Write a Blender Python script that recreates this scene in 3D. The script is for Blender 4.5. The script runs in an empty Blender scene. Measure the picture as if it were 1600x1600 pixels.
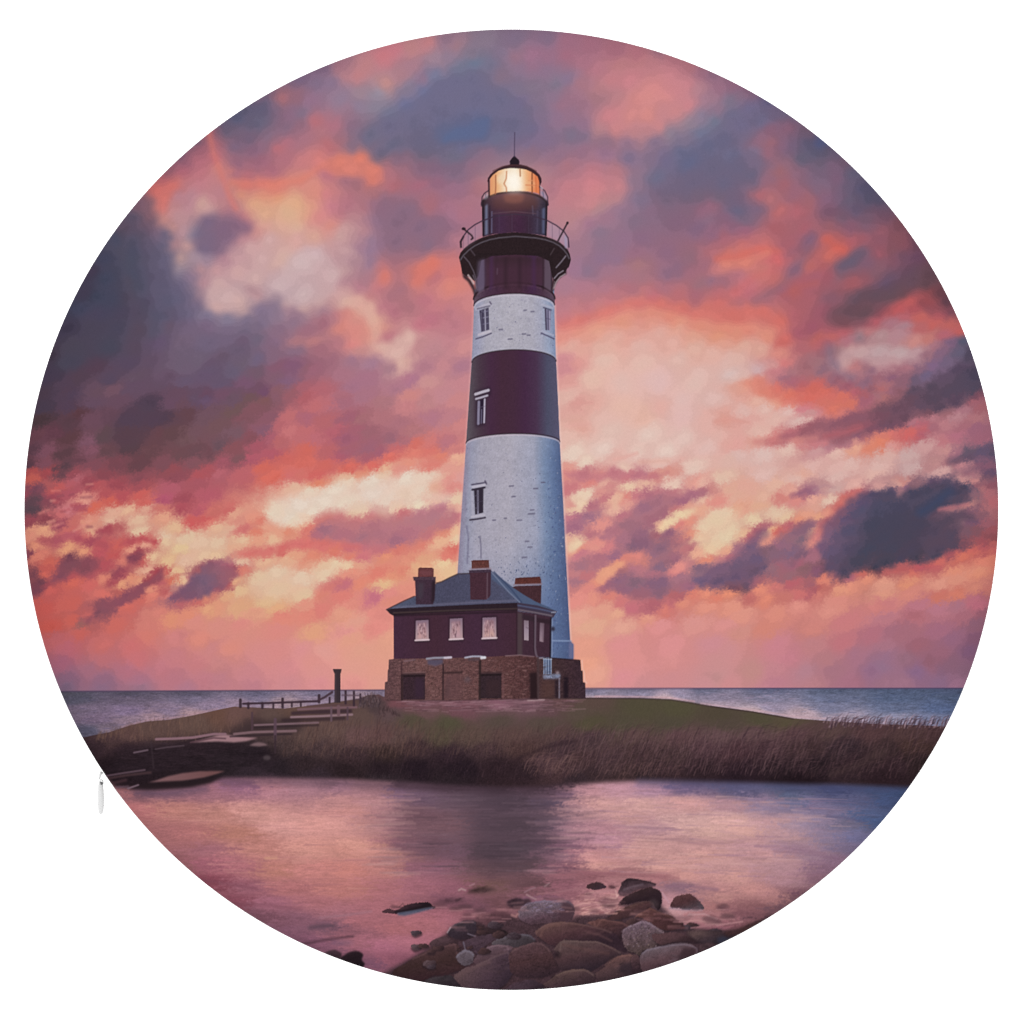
import bpy, math
import numpy as np

# The thing in the photograph is a round cushion whose cover carries a printed lighthouse picture.
# The print is dyed into the cloth: it is worked out below as the colour of every point of the front cover.
W = H = 1600
# ---------------------------------------------------------------- colours of the printed sky (x y rgb)
SKY = """
411 151 7A6078;441 151 B26D72;462 151 96697A;408 168 5E5A74;406 186 66627A;428 160 7A6680;452 179 8A667E;471 179 857088;447 199 82677E;466 203 93697C;494 194 BC6F78;486 160 96708A;466 124 7A637F;494 130 836D88;499 106 80657F;531 102 A2707F;516 130 88718C;535 119 B87F87;572 102 BF7F83;559 119 C48084;601 130 C58A86;589 145 948A9C;559 147 9E8390;531 145 93798F;602 87 CA7880;616 77 C67783;644 74 BF8184;672 70 C87F83;696 64 8E7086;644 100 A97A88;681 89 A08292;696 85 8F7A90;625 115 B27F89;634 137 84788F;662 122 95748C;677 120 737896;662 141 6D7297;634 164 6D7095;606 175 72738E;587 169 897F92;559 167 8B7A91;541 175 977488;531 156 927C94;691 134 6B6786;672 156 6B6785;644 190 6C6884;606 194 6E6886;691 171 6A6785;694 209 58688F;653 218 6A637C;616 224 67667E;578 209 6B6A80;559 209 7D6B83;546 199 8A6B82;597 239 6E6379;662 237 6B6277;691 237 71677E;625 250 85677C;550 224 826B80;520 199 B27080;531 218 A16C79;503 209 B4757F;512 231 BD6E74;475 218 A9707F;447 218 B06E7D;434 228 BD6C74;419 209 846A80;411 228 8C687D;411 250 9D6478;447 246 B36F7C;475 250 CC7C7E;497 250 D87D78;531 252 DB7E6F;565 244 DC7A68;550 263 DA8176;584 265 DD7E6F;584 282 D5786D;606 271 B4707A;629 265 A06C7B;653 261 87657B;681 265 84667E;512 271 BC717F;541 282 A36C7B;559 289 A36C78;587 297 A96E76;616 287 B26A74;649 289 A8687A;681 284 98687F;411 284 D87771;437 289 DC7E72;466 280 D78478;490 291 D98A7C;411 306 DB8C74;456 312 DDA588;409 331 DCA486;451 334 DBB297;486 321 DC977F;509 302 CE7B80;516 325 C6788A;541 312 B3717E;569 325 AE707C;606 317 8A677C;625 332 85667B;587 321 9A6C80;666 317 AB6C7A;692 325 A56F84
709 68 A37A86;756 62 857386;803 61 7E6A82;850 61 846A83;887 64 A06B80;925 68 A2697C;962 77 A6697A;992 83 AF6C7A;737 83 847386;784 87 84728A;805 89 9B7285;831 87 A06F88;850 87 9D6F87;887 87 A66C80;916 92 A76E80;741 96 6B7893;762 102 736F88;719 109 757890;711 124 6B6888;737 124 6C6987;762 119 766C86;784 119 877084;812 106 8B7189;831 100 9A7189;850 109 8B6F88;869 134 7F7388;887 124 8A7490;831 134 847388;794 145 756C87;812 137 80728A;747 152 6A6786;784 156 6A6886;812 162 73698A;827 175 756A85;841 160 85738A;859 156 8B7189;878 167 9F7186;897 152 A07286;916 162 9E7185;934 152 A5747E;910 130 AC7684;940 134 B97D84;953 121 C97F86;981 121 CB7F87;934 102 B57583;966 98 BD7B80;992 96 BE7B80;962 149 BA7E84;994 156 D28681;953 181 C97D85;985 182 D78A84;962 201 C98284;991 209 BD8286;934 199 B28087;910 194 95708A;887 181 977188;869 186 90708A;850 186 83708A;835 199 75698A;803 190 6B6786;775 199 6A6786;747 190 5D6A92;728 203 566591;709 213 586A90;752 209 5A678F;775 214 6B6C88;722 227 69698A;709 242 6C687E;737 235 7B6A82;822 218 7A6A88;850 218 836D8A;887 209 7C6E86;906 212 7F6C85;944 218 8C6C80;981 220 8C6F88;756 242 8B6B80;711 265 81687F;737 257 916B80;828 241 8A6B80;869 239 926E84;906 237 966D83;944 242 97708A;981 246 7E6D8A;850 265 9E7284;887 261 AC7380;925 265 B77683;962 269 B37680;859 293 AC7283;887 289 C17B85;925 284 CD7E87;929 295 D28285;962 289 C48086;987 280 8E748A;906 317 C18389;944 312 B78285;887 331 B98088;962 325 94728A;991 312 80708A;747 293 A66D7C;711 293 9B6D84;728 317 AC7382;719 332 B07283
1028 81 9E6B7B;1056 98 AF6F7C;1075 102 AC6D78;1019 100 BD7A82;1047 115 C88088;1022 139 D98987;1011 152 DA8D86;1037 152 D78A86;1009 181 D7897F;1052 143 CB828A;1075 130 C77F88;1075 162 CB828A;1056 177 CB8586;1028 196 CA8588;1009 209 BB8187;1090 137 B3808C;1097 115 A06C7F;1112 115 8E6880;1105 156 A37A8C;1122 137 9B6D83;1150 130 92657D;1169 134 89627A;1178 145 806079;1075 190 94808F;1094 181 8A7B93;1122 171 917288;1141 160 7E7389;1159 149 8B6C82;1047 209 8C7D8F;1022 224 846F88;1066 218 7D7089;1094 205 6F7491;1116 190 6F758D;1146 177 6C6986;1169 167 70688A;1197 156 5F5B7E;1206 175 6E607C;1234 175 62607A;1234 190 75607A;1187 184 6E6786;1159 194 71698A;1169 212 786983;1066 237 666A8A;1103 227 646888;1131 218 686685;1141 242 6C6C8B;1075 250 60688C;1037 246 73698A;1015 246 826E87;1112 261 665F78;1150 261 68607A;1169 274 696078;1131 284 665F79;1084 284 6D6079;1047 284 7A677F;1028 274 6E6D88;1028 302 7A6278;1075 306 726279;1122 308 726378;1150 312 756079;1019 327 87687F;1075 327 826378;1105 327 92647C;1150 329 6A6480;1178 325 7A627A;1187 256 7C6880;1178 237 7E6F8A;1187 218 8F667B;1202 205 8A6076;1229 201 8A5D72;1202 224 A06570;1197 242 9A6474;1221 227 88627A;1225 256 91687A;1234 227 75607B;1262 224 5C5872;1253 246 645F75;1281 218 4F557C;1266 201 76586C;1291 237 61586E;1281 256 6E5F74;1244 274 8F667A;1216 265 A3666D;1221 287 A5636E;1197 278 96687B;1184 301 B56870;1202 306 B76E73;1217 327 BF6A6C;1240 302 9C6577;1262 317 A4656F;1244 331 B3626C;1281 289 8B677E;1296 331 76546A
416 161 605C76;387 169 5C5871;369 182 575A76;350 195 625A72;397 191 645E77;387 216 6F5D75;359 206 6A5D73;369 231 77617A;397 234 86617A;369 257 8E627A;397 259 9A6478;425 266 A8677A;365 274 A0657A;387 274 B56A74;327 206 A8606C;331 225 AE6670;335 247 C16B74;339 262 D08079;354 270 D07B74;346 277 C07B7C;305 221 6F5A70;284 244 79566D;312 234 A06070;290 255 9B5F72;312 255 B56A78;262 266 8B5868;284 270 B26374;256 281 B56068;266 291 D4716A;241 296 D06964;251 309 D8786E;245 324 CE7A74;228 319 7A5A68;284 285 C27476;312 272 C2747E;309 291 C5808A;329 281 C47F86;275 306 B6808C;297 306 B98490;294 322 BC8792;316 319 CFA396;331 309 C1838C;346 300 B17784;342 292 B97D85;357 292 D58474;359 315 B6757F;380 289 D6726A;425 289 DB7C6B;372 306 D99174;397 319 DA9C7B;434 306 DD9272;462 315 DDA57F;449 328 DBB18F;406 337 DBA890;492 304 D98A7A;496 337 D88684;387 328 D99C85;378 339 B86F7C;361 334 A8707F;266 330 C5888A;284 337 C08F94;252 339 D58F84;266 352 CF9188;284 360 C1939A;294 381 CC9A94;322 328 C89A98;327 347 766580;312 366 6C6880;331 371 74637A;350 360 87637C;369 356 94677D;384 352 AA6E80;359 375 8A6A82;346 394 85677E;322 390 716782;322 407 968096;305 366 8E8499;307 403 A98F9C;354 405 B3808E;378 375 BE848E;397 360 CD8B88;406 352 DBA393;434 352 D9A795;462 352 DBAF98;387 386 D0A6A4;416 375 D1A8A6;462 375 D6A39C;491 366 DAA594;440 401 D6ADA3;406 403 CFA7A6;472 412 CFB2B3;491 394 CFAEB2;369 403 C99C9E;369 422 D2A6A3;434 442 CEB0B2;397 431 D0A9A6;339 422 CC989A;341 442 CFA6A4;312 422 C48F90;320 441 B98890;281 403 C49A92;277 377 AE7F84;279 420 A9939B;219 315 77596B;209 337 595267;228 347 6A5567;219 366 5C5160;241 362 80667C;254 362 655F79;252 379 605D78;260 399 655F79;228 381 5E5266;209 394 454B61;219 403 55505F;234 397 5C5569;207 427 434B61;224 422 545064;256 422 625B75;279 427 6F6782;301 431 84708A;256 444 625B74;284 446 6D6480
1261 206 6E596C;1284 219 50577C;1274 240 5C5A72;1306 231 665872;1321 251 6E566A;1302 262 7C6078;1306 277 82607A;1278 272 79627A;1282 285 75637A;1334 270 5F5C74;1325 291 685C74;1306 309 7A5F78;1340 296 55526E;1361 289 4F4D68;1355 309 535068;1372 315 52516A;1325 313 625A70;1293 313 84607A;1334 328 635670;1372 324 6A5065;1297 332 7A556A;1316 343 70596E;1381 341 724F62;1355 343 74586C;1297 352 9A5F6A;1325 356 8A5A70;1353 356 825C70;1377 360 9B5B68;1404 352 7A4C58;1400 371 85505A;1291 371 C96560;1310 375 B75F5F;1306 390 D56459;1321 390 CC6059;1297 397 D56E62;1329 379 B6606A;1347 375 A35C68;1372 375 905868;1372 394 A35966;1392 390 83525C;1409 381 8A505C;1428 375 684456;1267 371 81607A;1259 356 B0606C;1274 352 A5646F;1259 328 AE636D;1269 319 A2646E;1284 319 91637A;1340 397 6E5A70;1329 409 635A70;1316 416 6C5C72;1353 412 7C5A70;1372 416 8C5E6C;1396 405 8A5668;1409 399 6F4E62;1428 399 6B4860;1419 422 65495C;1447 427 664552;1391 427 6C5266;1381 441 64506A;1419 442 65495A;1447 442 66434A;1353 437 9A5A66;1329 442 A25A62;1287 416 B56063;1261 416 C06865;1274 431 A75F6E;1297 431 A55866;1256 442 AC5E6B
506 319 CC7F85;484 328 DC9A82;517 351 DB8C80;502 332 D48685;544 324 AE6F7E;529 334 B7737F;562 337 BC848A;577 347 AB7A88;544 356 C99A98;534 366 CFA49F;549 366 B5878F;566 360 BB858C;589 347 91708A;600 328 92697E;619 347 84657B;656 356 84667E;637 328 88677C;684 347 8D677C;666 324 AA6C78;707 337 A5738A;703 356 93697F;712 375 B27786;619 375 84647A;666 381 85687E;694 384 94697E;591 381 957088;577 375 937690;559 384 A2788C;572 390 917490;538 390 C89E9F;534 412 C39A9E;547 412 A87E8A;572 409 957690;555 431 AA7B88;570 435 A77482;538 439 B3828E;562 450 B6798A;600 397 A36F7C;619 405 A06A78;647 396 A06C7B;598 427 D8796F;596 412 C2767A;587 446 C9797C;619 427 B5727A;666 416 D97C70;679 409 D87467;652 441 CF7A74;647 422 C87470;697 411 CB7776;709 427 D57873;681 431 BC6F78;703 450 DC8478;688 459 D2827E;727 446 D5837D;712 472 C87E80;727 478 CC8282;628 450 A56D7A;613 463 A96E7A;591 456 BA737E;577 465 C37E80;637 478 AA6E78;613 487 B26C7C;600 478 BC7482;666 469 BE7280;675 497 BB7080;656 506 C17280;684 478 C57A80;703 487 B97682;712 506 BA7783;731 502 C47D84;534 427 C29A9A;521 431 CDA6A6;531 459 D1A3A0;540 474 DBB5A6;562 469 D8A59B;577 484 DCA99A;585 497 DDAA94;555 489 DA9D8C;592 510 D89384;540 491 CB7E7C;534 510 D88378;555 516 D5827C;577 512 DC9585;581 529 DA9D8F;555 534 D98280;525 497 B47581;506 487 9E7688;502 506 A46878;469 497 957387;478 516 A06A7C;456 502 8B6F84;456 487 98768A;487 531 BD7A7C;525 536 B4747E;461 532 B4787E;459 549 88697F;497 547 A46A78;516 562 9F6878;461 577 865B75;487 577 9E6375;534 581 A97080;553 562 A27386;581 568 A4788C;609 577 AA7B88;566 544 C88A88;596 540 D9A79C;615 551 DAB0A6;637 529 D5A79F;630 521 CB9491;628 568 D6A69A;630 577 D1A09A;606 521 BC7480;619 532 C79692;656 534 BF8589;675 544 BC838A;703 534 C18189;727 540 CF8B8C;666 572 B47A88;694 572 C4848A;718 572 B0788A;669 596 CB8F8E;572 589 A87084;637 591 B57788;727 596 C4838A
881 315 C17E87;926 315 CA8385;960 311 BB8488;894 337 BA8489;902 352 B1808C;936 324 B2888C;982 319 96738A;1005 311 7E6D87;945 337 9E7288;917 347 A0728B;936 362 8B7288;973 334 8F728A;907 384 9F7688;945 384 8D7086;973 375 936F88;990 347 826A80;1001 375 8A6780;1029 328 84667C;1039 313 746278;1095 307 726277;1142 311 6F627B;1057 347 836279;1091 356 856580;1095 330 92657A;1110 328 966576;1104 345 8A6A80;1132 341 8A627A;1151 328 696480;1161 341 77647A;1142 356 8E627A;1114 366 90647C;1161 362 9C627A;1132 375 AC6572;1161 379 CC6F6C;1114 394 B76D76;1136 399 D16F65;1161 399 D87368;1132 412 DA8376;1162 412 DB7F70;1119 420 CB7A7C;1151 429 B3707E;1104 412 9A6678;1076 403 916878;1039 394 8F677F;1057 416 8C6880;992 397 97697F;964 405 92708A;941 405 8E6F8A;917 422 8B7088;898 422 A37790;945 420 A17386;992 412 A77478;973 431 A67484;1001 431 A1707C;1039 427 8C6880;1076 422 9F6878;1114 435 8F6A82;1095 441 966A76;1132 439 9D6878;1161 442 C7727A;1147 459 CF6F72;1164 459 C06B78;1151 472 AF6B74;1123 459 BC6970;907 450 B1788A;879 450 AB7A8C;945 450 AC7485;982 448 B06E7A;1039 450 AA6C7A;1086 459 A86676;1086 474 AD6670;1057 463 B96A72;1020 463 C06A78;964 463 B7727C;917 469 B67883;879 478 BB7A85;917 484 C2767E;954 474 C8767C;992 471 D47874;1029 471 D57569;1067 478 D37068;1104 478 D6736A;1123 474 D46E68;1142 487 CF6C64;1166 484 D37068;879 499 C77880;907 499 DA7E77;889 512 E08A7E;945 495 E2877A;954 487 DB7F77;982 484 E08A7C;1016 480 E08878;1048 487 DE8070;1086 493 DA7A6E;1123 499 D5756C;1151 501 D36E66;973 504 E1967E;1020 499 E09684;1057 502 E0917A;1095 510 DE8875;1132 512 DA8270;1161 514 DA7E70;936 516 E3A08A;982 521 DF9F92;964 525 E0AA9C;917 525 E29C8B;879 529 E19184;889 542 E1AA9C;1029 517 DFAA9E;1057 510 DFA593;1086 523 DF9F8A;1123 523 DE9478;1151 521 DD8F78;1001 540 DFB0A5;1048 534 DFAB9F;1086 544 DEAE9F;1132 536 DF9E8C;1161 540 DDA897;945 542 E0AFA0;907 553 E2A799;881 562 D28C92;887 577 CF8A90;945 566 E1B9AB;1001 566 DFB6AA;1057 562 DDB3A8;1114 553 DDADA0;1151 562 DCB0A4;926 591 E2B8A8;1020 591 DFB6B0;1095 587 DEB6AD;1151 589 DBB8B0
205 339 5B5066;227 336 825B68;227 358 6B5266;199 358 57495A;256 367 68607A;242 364 756078;181 375 47495F;209 377 4D4C60;162 405 414258;190 405 504C5E;209 405 485063;227 396 594F66;246 396 60596F;261 405 68627E;143 424 443A4E;162 433 3F4358;199 433 554A5A;218 442 4C4E60;237 433 584E64;256 442 625B73;284 442 6A607A;134 452 433C50;152 461 3E4256;171 461 454559;194 461 4F4658;227 471 54495E;261 469 5C5970;284 471 66607A;302 480 7A6C86;312 461 9D7C88;124 480 414258;152 489 4A4258;190 489 4C4459;218 489 4F4558;246 493 57546A;265 489 625468;293 489 6C647E;312 493 83758C;111 512 40394C;143 508 4B4456;181 514 4B465A;218 517 564859;237 514 5A546A;265 508 655265;293 508 6E5B72;321 508 745F78;115 546 4C4555;171 542 4A485A;209 546 57485A;246 536 62506A;284 546 705E73;321 536 6E6078;77 555 423746;106 564 484354;152 570 563F50;199 564 58485E;237 564 634F64;284 570 6F5B70;327 564 68536A;77 583 443A4C;124 589 53404F;171 589 56465A;209 589 655062;265 589 664F64;321 583 65506A;68 611 4D3D4C;106 611 533F50;152 608 684D5C;209 608 664E62;274 615 664A5C;321 617 6B4A5E
"""
SKY += """
77 588 463A4C;105 597 524052;86 612 4E3E4F;146 604 62495A;176 610 70505F;114 616 544256;208 602 654D62;67 634 4A3C4C;105 631 523E50;146 629 63495B;189 625 66495A;236 631 503F50;283 631 694A58;321 621 67506A;58 657 4C383F;105 659 583D47;124 647 5B3C45;142 655 6A4857;171 649 664756;208 655 543F50;246 653 563F50;283 649 67454E;321 655 6E4F5A;52 681 653F4A;77 677 643E4B;101 685 5E3E45;137 689 7A5060;161 681 60474F;199 681 5C3F48;246 677 67444C;292 681 704F55;52 704 5E3E4A;67 704 7B4C5B;96 709 5F4048;139 704 80505F;120 719 6E4550;165 704 69474F;204 700 5A4048;236 706 6B474E;283 709 704B52;321 706 754C55;43 724 5F3D48;67 722 7F4B58;96 728 5E414A;142 724 834C58;180 724 7A4852;217 722 6A444C;255 724 804E58;302 722 82505A;45 737 A84D4E;73 737 A04A50;94 741 70464F;49 749 BB5952;77 752 A85558;118 743 924A54;161 741 8E4A54;217 745 8A4C56;274 743 8F4C57;321 739 A5525A;58 766 7C4856;92 762 BA5858;112 756 AE5860;120 749 B0606A;139 756 9B4B56;150 760 B3555A;180 756 A04C56;217 758 A25058;264 760 B05A68;311 756 A85661;54 784 6D4752;54 797 5E434C;71 784 8C4B57;43 771 924855;86 775 A04B57;111 771 AE5560;133 775 D07F76;129 782 DA8F80;105 796 C9747A;92 803 C5686A;124 792 AF5560;161 773 B5555A;189 771 B8555B;217 775 C75E5A;171 782 CC6158;146 792 D4695A;227 786 CC655E;255 781 B2566A;283 781 A24E5A;321 775 B75B68;199 796 DDA98C;176 799 DAA08A;227 799 D69884;251 797 C9726A;283 794 AE525C;311 797 BA5B66;49 812 964A54;73 812 8F4851;92 818 A04E5C;111 816 C86C66;142 814 D98B78;171 812 DBA890;217 812 DCB094;255 811 DC9A80;302 812 CC605E;321 811 C85C5C;274 822 DDAE8C;217 831 DCB698;255 839 DDBB9E;292 841 DBB99B;165 827 A64E5A;142 829 D99A80;58 831 D68A74;67 826 DA9678;105 831 C66862;133 839 CB6C66
269 459 655F78;297 465 756882;312 474 8E748A;331 459 CBA8A8;353 465 CFB1B1;340 482 D3A7A0;372 472 D2ABA5;396 457 C49C9E;377 482 C6A09D;475 461 CEB1B2;503 478 CCA4A0;475 484 CFA69F;451 474 C39E9F;434 469 9E8694;424 474 8A7388;409 484 82708A;456 497 916F86;437 495 A07E90;449 489 B08A94;269 471 626079;256 497 56546C;278 497 635770;297 501 6E5F7A;325 495 7D7590;353 501 847A92;381 497 776A84;409 502 76667F;437 510 83657C;321 514 7A647E;353 514 75637C;381 516 71637B;287 534 725E73;325 534 6F607A;353 531 716079;381 531 6E5870;400 529 706278;428 534 84667E;447 525 916C80;278 566 6F5D71;306 559 716074;344 555 6A566A;372 544 695A70;377 566 6F5E70;400 562 70607A;428 555 846479;400 581 725768;362 577 675B72;325 577 685770;287 591 69566E;344 596 67546C;381 596 75526A;400 606 735064;411 613 754E68;428 591 825C6E;437 572 87596E;456 572 855974;447 596 845E78;475 577 8F5E6C;437 611 8C5D68;428 619 865968;456 615 985C66;475 606 A8606C;503 609 B56670;512 628 BC6B72;494 634 C06B70;484 619 B26068;531 619 AD6B78;269 628 6A4C60;306 619 664F64;344 615 704E62;362 622 6B5060;391 624 715258;415 624 7E5458;259 652 543E4D;287 649 64454E;325 647 6E4F5C;362 643 735458;344 666 76535A;381 652 7F525C;400 641 83545E;419 649 8C5866;409 671 8B5A6C;391 684 86505A;362 675 785560;306 675 72505A;269 675 66474D;344 694 6E505A;306 703 6F4C54;362 699 8A525A;372 716 82535A;400 697 A55664;419 684 A85C6A;437 666 B4646C;456 652 BC6A6E;452 675 CA7476;437 688 B96468;475 675 C16A6E;494 684 BC6870;475 652 AE6472;512 656 B8666C;541 652 A26070;541 684 A35A70;522 675 B4606C;512 703 BC6468;475 699 D2685E;447 712 CA645E;419 709 B35A66;391 716 AE5866;409 731 D0665C;475 718 D56A60;512 722 CF6863;531 712 B05D6C;494 735 D46965;456 737 D27270;428 742 D86A5C;381 741 BC6268;353 724 9E5562;344 742 B3606A;306 722 85525A;316 742 B0555C;269 735 924D55;541 746 DDA78C
581 588 AA7284;643 592 AE748A;619 607 AC7484;641 616 CC8482;637 635 C67E82;666 626 C08286;694 616 C2848B;718 626 C98486;600 626 AF747C;562 616 A97080;553 601 A46E82;534 626 AA6A7A;619 663 AC6E78;647 672 B57378;675 654 B57684;703 654 BE7C84;722 663 CB8080;591 654 B07078;562 654 A56870;572 676 9E636E;553 676 AA6070;609 686 A16876;628 691 B26C74;572 701 9F6072;540 706 A95F6E;591 710 A86070;572 719 B2606C;619 702 C66A6C;647 697 D47067;675 695 CF7672;694 691 BC737C;712 701 CF7F7C;666 706 DA7A70;684 710 DC8070;647 710 DE8273;716 716 E3A58E;609 716 DB7168;637 723 E0917E;675 723 DC8276;703 729 DF9A8C;622 734 DE9284;604 729 E0A88C;581 729 D86E66;544 729 D66A60;562 742 DD8A72;600 740 DFB79E;544 751 E0C0A8;581 753 E2CBBB;637 747 E2CCBA;666 744 E1C0AC;684 747 E0A894;703 747 DE958A;722 747 DC9A92;469 738 D57871;497 755 DC8068;459 762 E0AE96;487 766 E0C3AC;525 766 E2CDBA;469 789 E1CFC0;506 785 E1CDBC;544 785 E1C9B4;562 796 DFB89E;581 770 E2CCC0;609 776 E1C4B4;637 770 E1BBA4;656 764 E2C5B0;675 762 E0A892;656 787 E3CAB0;619 792 E2B49C;675 781 E0A090;709 762 DC8F86;716 781 E3BFA4;712 794 E2A896;690 794 C27E88;581 802 CB8080;596 798 C9817C;628 802 CB7A7C;656 804 C08088;675 807 B77D85;712 807 C97D80;459 811 E1C8AC;478 811 E3B99E;504 813 D07D78;525 817 CD7D7C;553 819 CC7C7C;581 822 BC757E;510 830 A26A7A;497 836 B86A74;534 836 BA6E7A;562 837 A86D7A;591 832 B97480;619 841 A6687C;637 832 BC7280;666 817 BE7F84;694 819 C9797C;666 832 D27A78;690 830 DD8A74;712 830 E3B292;684 847 E2A98A;712 843 E3BE9C;656 847 DC8272;709 858 D87468;478 841 D9796E;459 832 DC8E78;469 821 DF9C80;562 854 C6707A;506 852 D3726E;619 856 D4766F
881 575 D08B90;899 571 DE9890;888 594 DC9C94;916 588 E2B8A8;888 616 DFB0A4;907 629 D89A92;922 629 DEA89C;972 597 E0B8AE;1029 594 DDB5B2;1085 597 DDB8AE;1141 582 D4BAB6;1154 603 DB9C8C;972 635 E0B3A4;1029 633 DFAAA0;1066 626 DDB6B0;1113 622 DBB4AD;907 665 DEA598;944 654 DFB4A9;1001 648 E0B0A0;1066 650 DDB3AE;1132 657 D8978C;1152 659 DB9F96;1113 661 DFAFA6;888 682 E0B5A8;954 676 DFBBAF;1010 676 E2C4B8;1066 682 E0BEB4;1122 682 DFAFA5;1151 691 DDA098;897 706 E3C8B8;944 702 E2C6BA;991 706 E2C5B7;989 710 E0B5AC;965 717 E0B0A5;1038 702 E2C6BA;1029 723 E0B5AA;1104 697 DFB8B0;1141 719 DEB2A6;1085 729 E2C0B2;916 721 E3C8B6;884 731 DD9A8E;912 740 C2787F;888 740 D98A84;935 744 D58A86;961 740 C27880;982 746 CC7E82;999 742 BC7A85;1023 744 CB807F;1042 738 D79488;972 731 E2BCAC;922 753 D9847E;1010 755 DFAA98;944 755 DDA294;982 762 E3BBA2;1047 757 E2BCAC;888 762 CC7C80;916 772 E2C1AE;941 770 D8938A;950 761 CF8886;907 785 E3C0A4;896 787 D8938C;926 791 B97580;944 779 C67B80;959 781 E2AC96;971 781 D9837A;961 796 E2AA98;976 785 DE9C90;991 776 C97C82;1010 772 B5707E;1029 768 C07880;1029 781 AC6F7C;1047 776 C37C82;1066 783 B06C7E;1081 774 BC7582;1098 768 BC747A;1104 766 CF8C84;1085 757 E09C90;1094 757 E2AE9E;1010 791 A26C80;1038 800 AE6E78;1059 794 C97D7C;1076 789 DC9C8A;1094 781 E2B09A;1119 781 DE9084;1141 766 DFA894;1066 804 E2BD9E;1047 815 E3BE9E;1034 822 E0A890;1019 813 AD6B78;1076 813 E0927E;1066 817 D8837C;1094 800 E0A48C;1104 822 E2C0A4;1132 804 E0BEA4;1156 794 DF9F86;1085 832 DE8A78;1094 837 E0B498;1132 836 DFC4A6;1113 856 E0B494;916 807 A87284;888 809 C47D88;897 822 AA6E82;935 821 DE8F88;922 832 BC757E;972 804 BC7580;954 832 B47380;976 822 A46E7C;1001 832 8E6078;991 849 8A6276;1029 832 A46672;1047 832 9A6678;1038 851 966678;1066 841 BC7578;888 847 E0A794;899 847 E4BCA0;907 856 DD8E80;929 847 DE8B84;944 852 CC7B80
1184 579 CDAAAC;1166 588 DBB5AC;1137 569 DDB2A8;1203 569 CE928F;1212 582 C87C82;1222 567 D27878;1235 579 A97078;1222 588 A06878;1259 571 A0666F;1278 566 A27078;1287 575 8B6475;1310 569 B28890;1334 569 B5757A;1319 577 C9898A;1353 573 9E6C78;1372 569 B8888E;1391 573 AE7A84;1166 599 DB9384;1184 596 D98478;1203 592 C67F80;1162 605 E09B88;1212 603 D57068;1235 596 AC6472;1250 603 B5626A;1194 612 DE8A78;1231 616 DA7A68;1269 607 CE665E;1278 597 C96460;1287 611 D3685E;1265 622 D86C62;1297 616 CC6A66;1316 620 D46E62;1325 631 D07064;1306 635 D87A68;1287 629 D5786C;1312 644 CB7470;1278 641 CB8084;1334 616 B5606C;1353 626 A76272;1306 594 9A5F6E;1325 601 A05C6C;1334 588 A46E7A;1353 597 8F6477;1377 605 B0686C;1372 620 A26A74;1394 612 9A6474;1391 588 8A5C74;1231 627 DE8F82;1259 635 CF8086;1212 626 E09C88;1184 624 E0AC9C;1194 639 DEB3A8;1231 641 DBB0A8;1250 654 D5ACA6;1212 654 DDAFA4;1265 644 C98C8C;1130 656 D99A8C;1147 657 DA9E94;1166 659 DCA59C;1119 626 DBB3AB;1156 644 DDB3AA;1137 691 DEA49A;1184 672 DEB0A4;1181 689 DB9C90;1212 686 D07F7C;1241 680 C4747A;1259 672 A8636C;1278 663 A4646E;1302 665 9E5E6C;1325 657 985A68;1344 650 9A5C6A;1353 665 A65A66;1334 669 B56068;1306 672 BA666F;1278 680 C8777A;1250 687 D08480;1287 689 C77B80;1316 682 B26870;1340 680 A06474;1362 672 8A5262;1381 665 775060;1372 650 80505E;1396 641 684A5A;1391 657 6F4B58;1381 639 7D5560;1396 663 7F5060;1297 699 BC8088;1278 706 CA9494;1316 691 B57880;1334 691 CE8A82;1353 680 B06A70;1231 701 DDB4A8;1194 710 DBB7AF;1156 710 DCB4AC;1306 710 DAADA3;1334 704 DC9C88;1362 699 DB8A76;1372 691 D97D68;1377 682 D0786C;1392 680 CE6C68;1391 697 D5908A;1381 710 D5A49A;1257 738 DDA596;1241 747 DCAFA4;1269 729 DAABA4;1194 738 DDB3AA;1325 729 DAAFA6;1372 729 D9AEA6;1306 744 DAB0A8;1128 747 DFB8A4;1162 761 DDA494;1212 757 DFAD9A;1231 764 DD9E90;1220 777 D5877E;1241 781 D98A82;1250 772 B0707A;1263 766 A16A7C;1272 764 BC868C;1287 761 C6928F;1284 757 BE8C8C;1302 762 CBA09A;1269 779 DFA090;1297 781 DDB6A4;1334 757 DAA59C;1372 761 C89390;1122 779 DD9488;1147 776 DFA894;1160 796 DE9F8A;1194 776 DFAB96;1184 791 DEA88E;1212 800 DEBAA0;1119 813 DFC0A2;1175 813 DFBF9F;1222 807 DFB89A;1256 804 DF9A84;1272 789 D99C8C;1274 806 DD9A80;1246 811 DD9078;1295 802 DD9280;1316 785 D07C74;1334 772 BC7078;1137 832 DFC3A4;1119 849 DFBE9E;1160 832 DEAE90;1182 826 B86A72;1194 824 B57078;1171 837 C06C72;1199 837 DF9E88;1205 830 E0AA88;1212 832 CB6660;1231 822 BA6870;1246 821 A86870;1265 822 A96E78;1259 826 8E6474;1269 830 D99A84;1265 843 D9857A;1278 832 C87874;1297 817 A8606A;1316 800 BC666A;1287 822 B56C74;1325 794 8A6076;1344 785 765878;1362 776 6F5870;1391 770 625269;1353 772 96606E;1325 809 755670;1344 800 595670;1372 800 504E66;1391 789 544F68;1396 807 474458
"""
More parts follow.
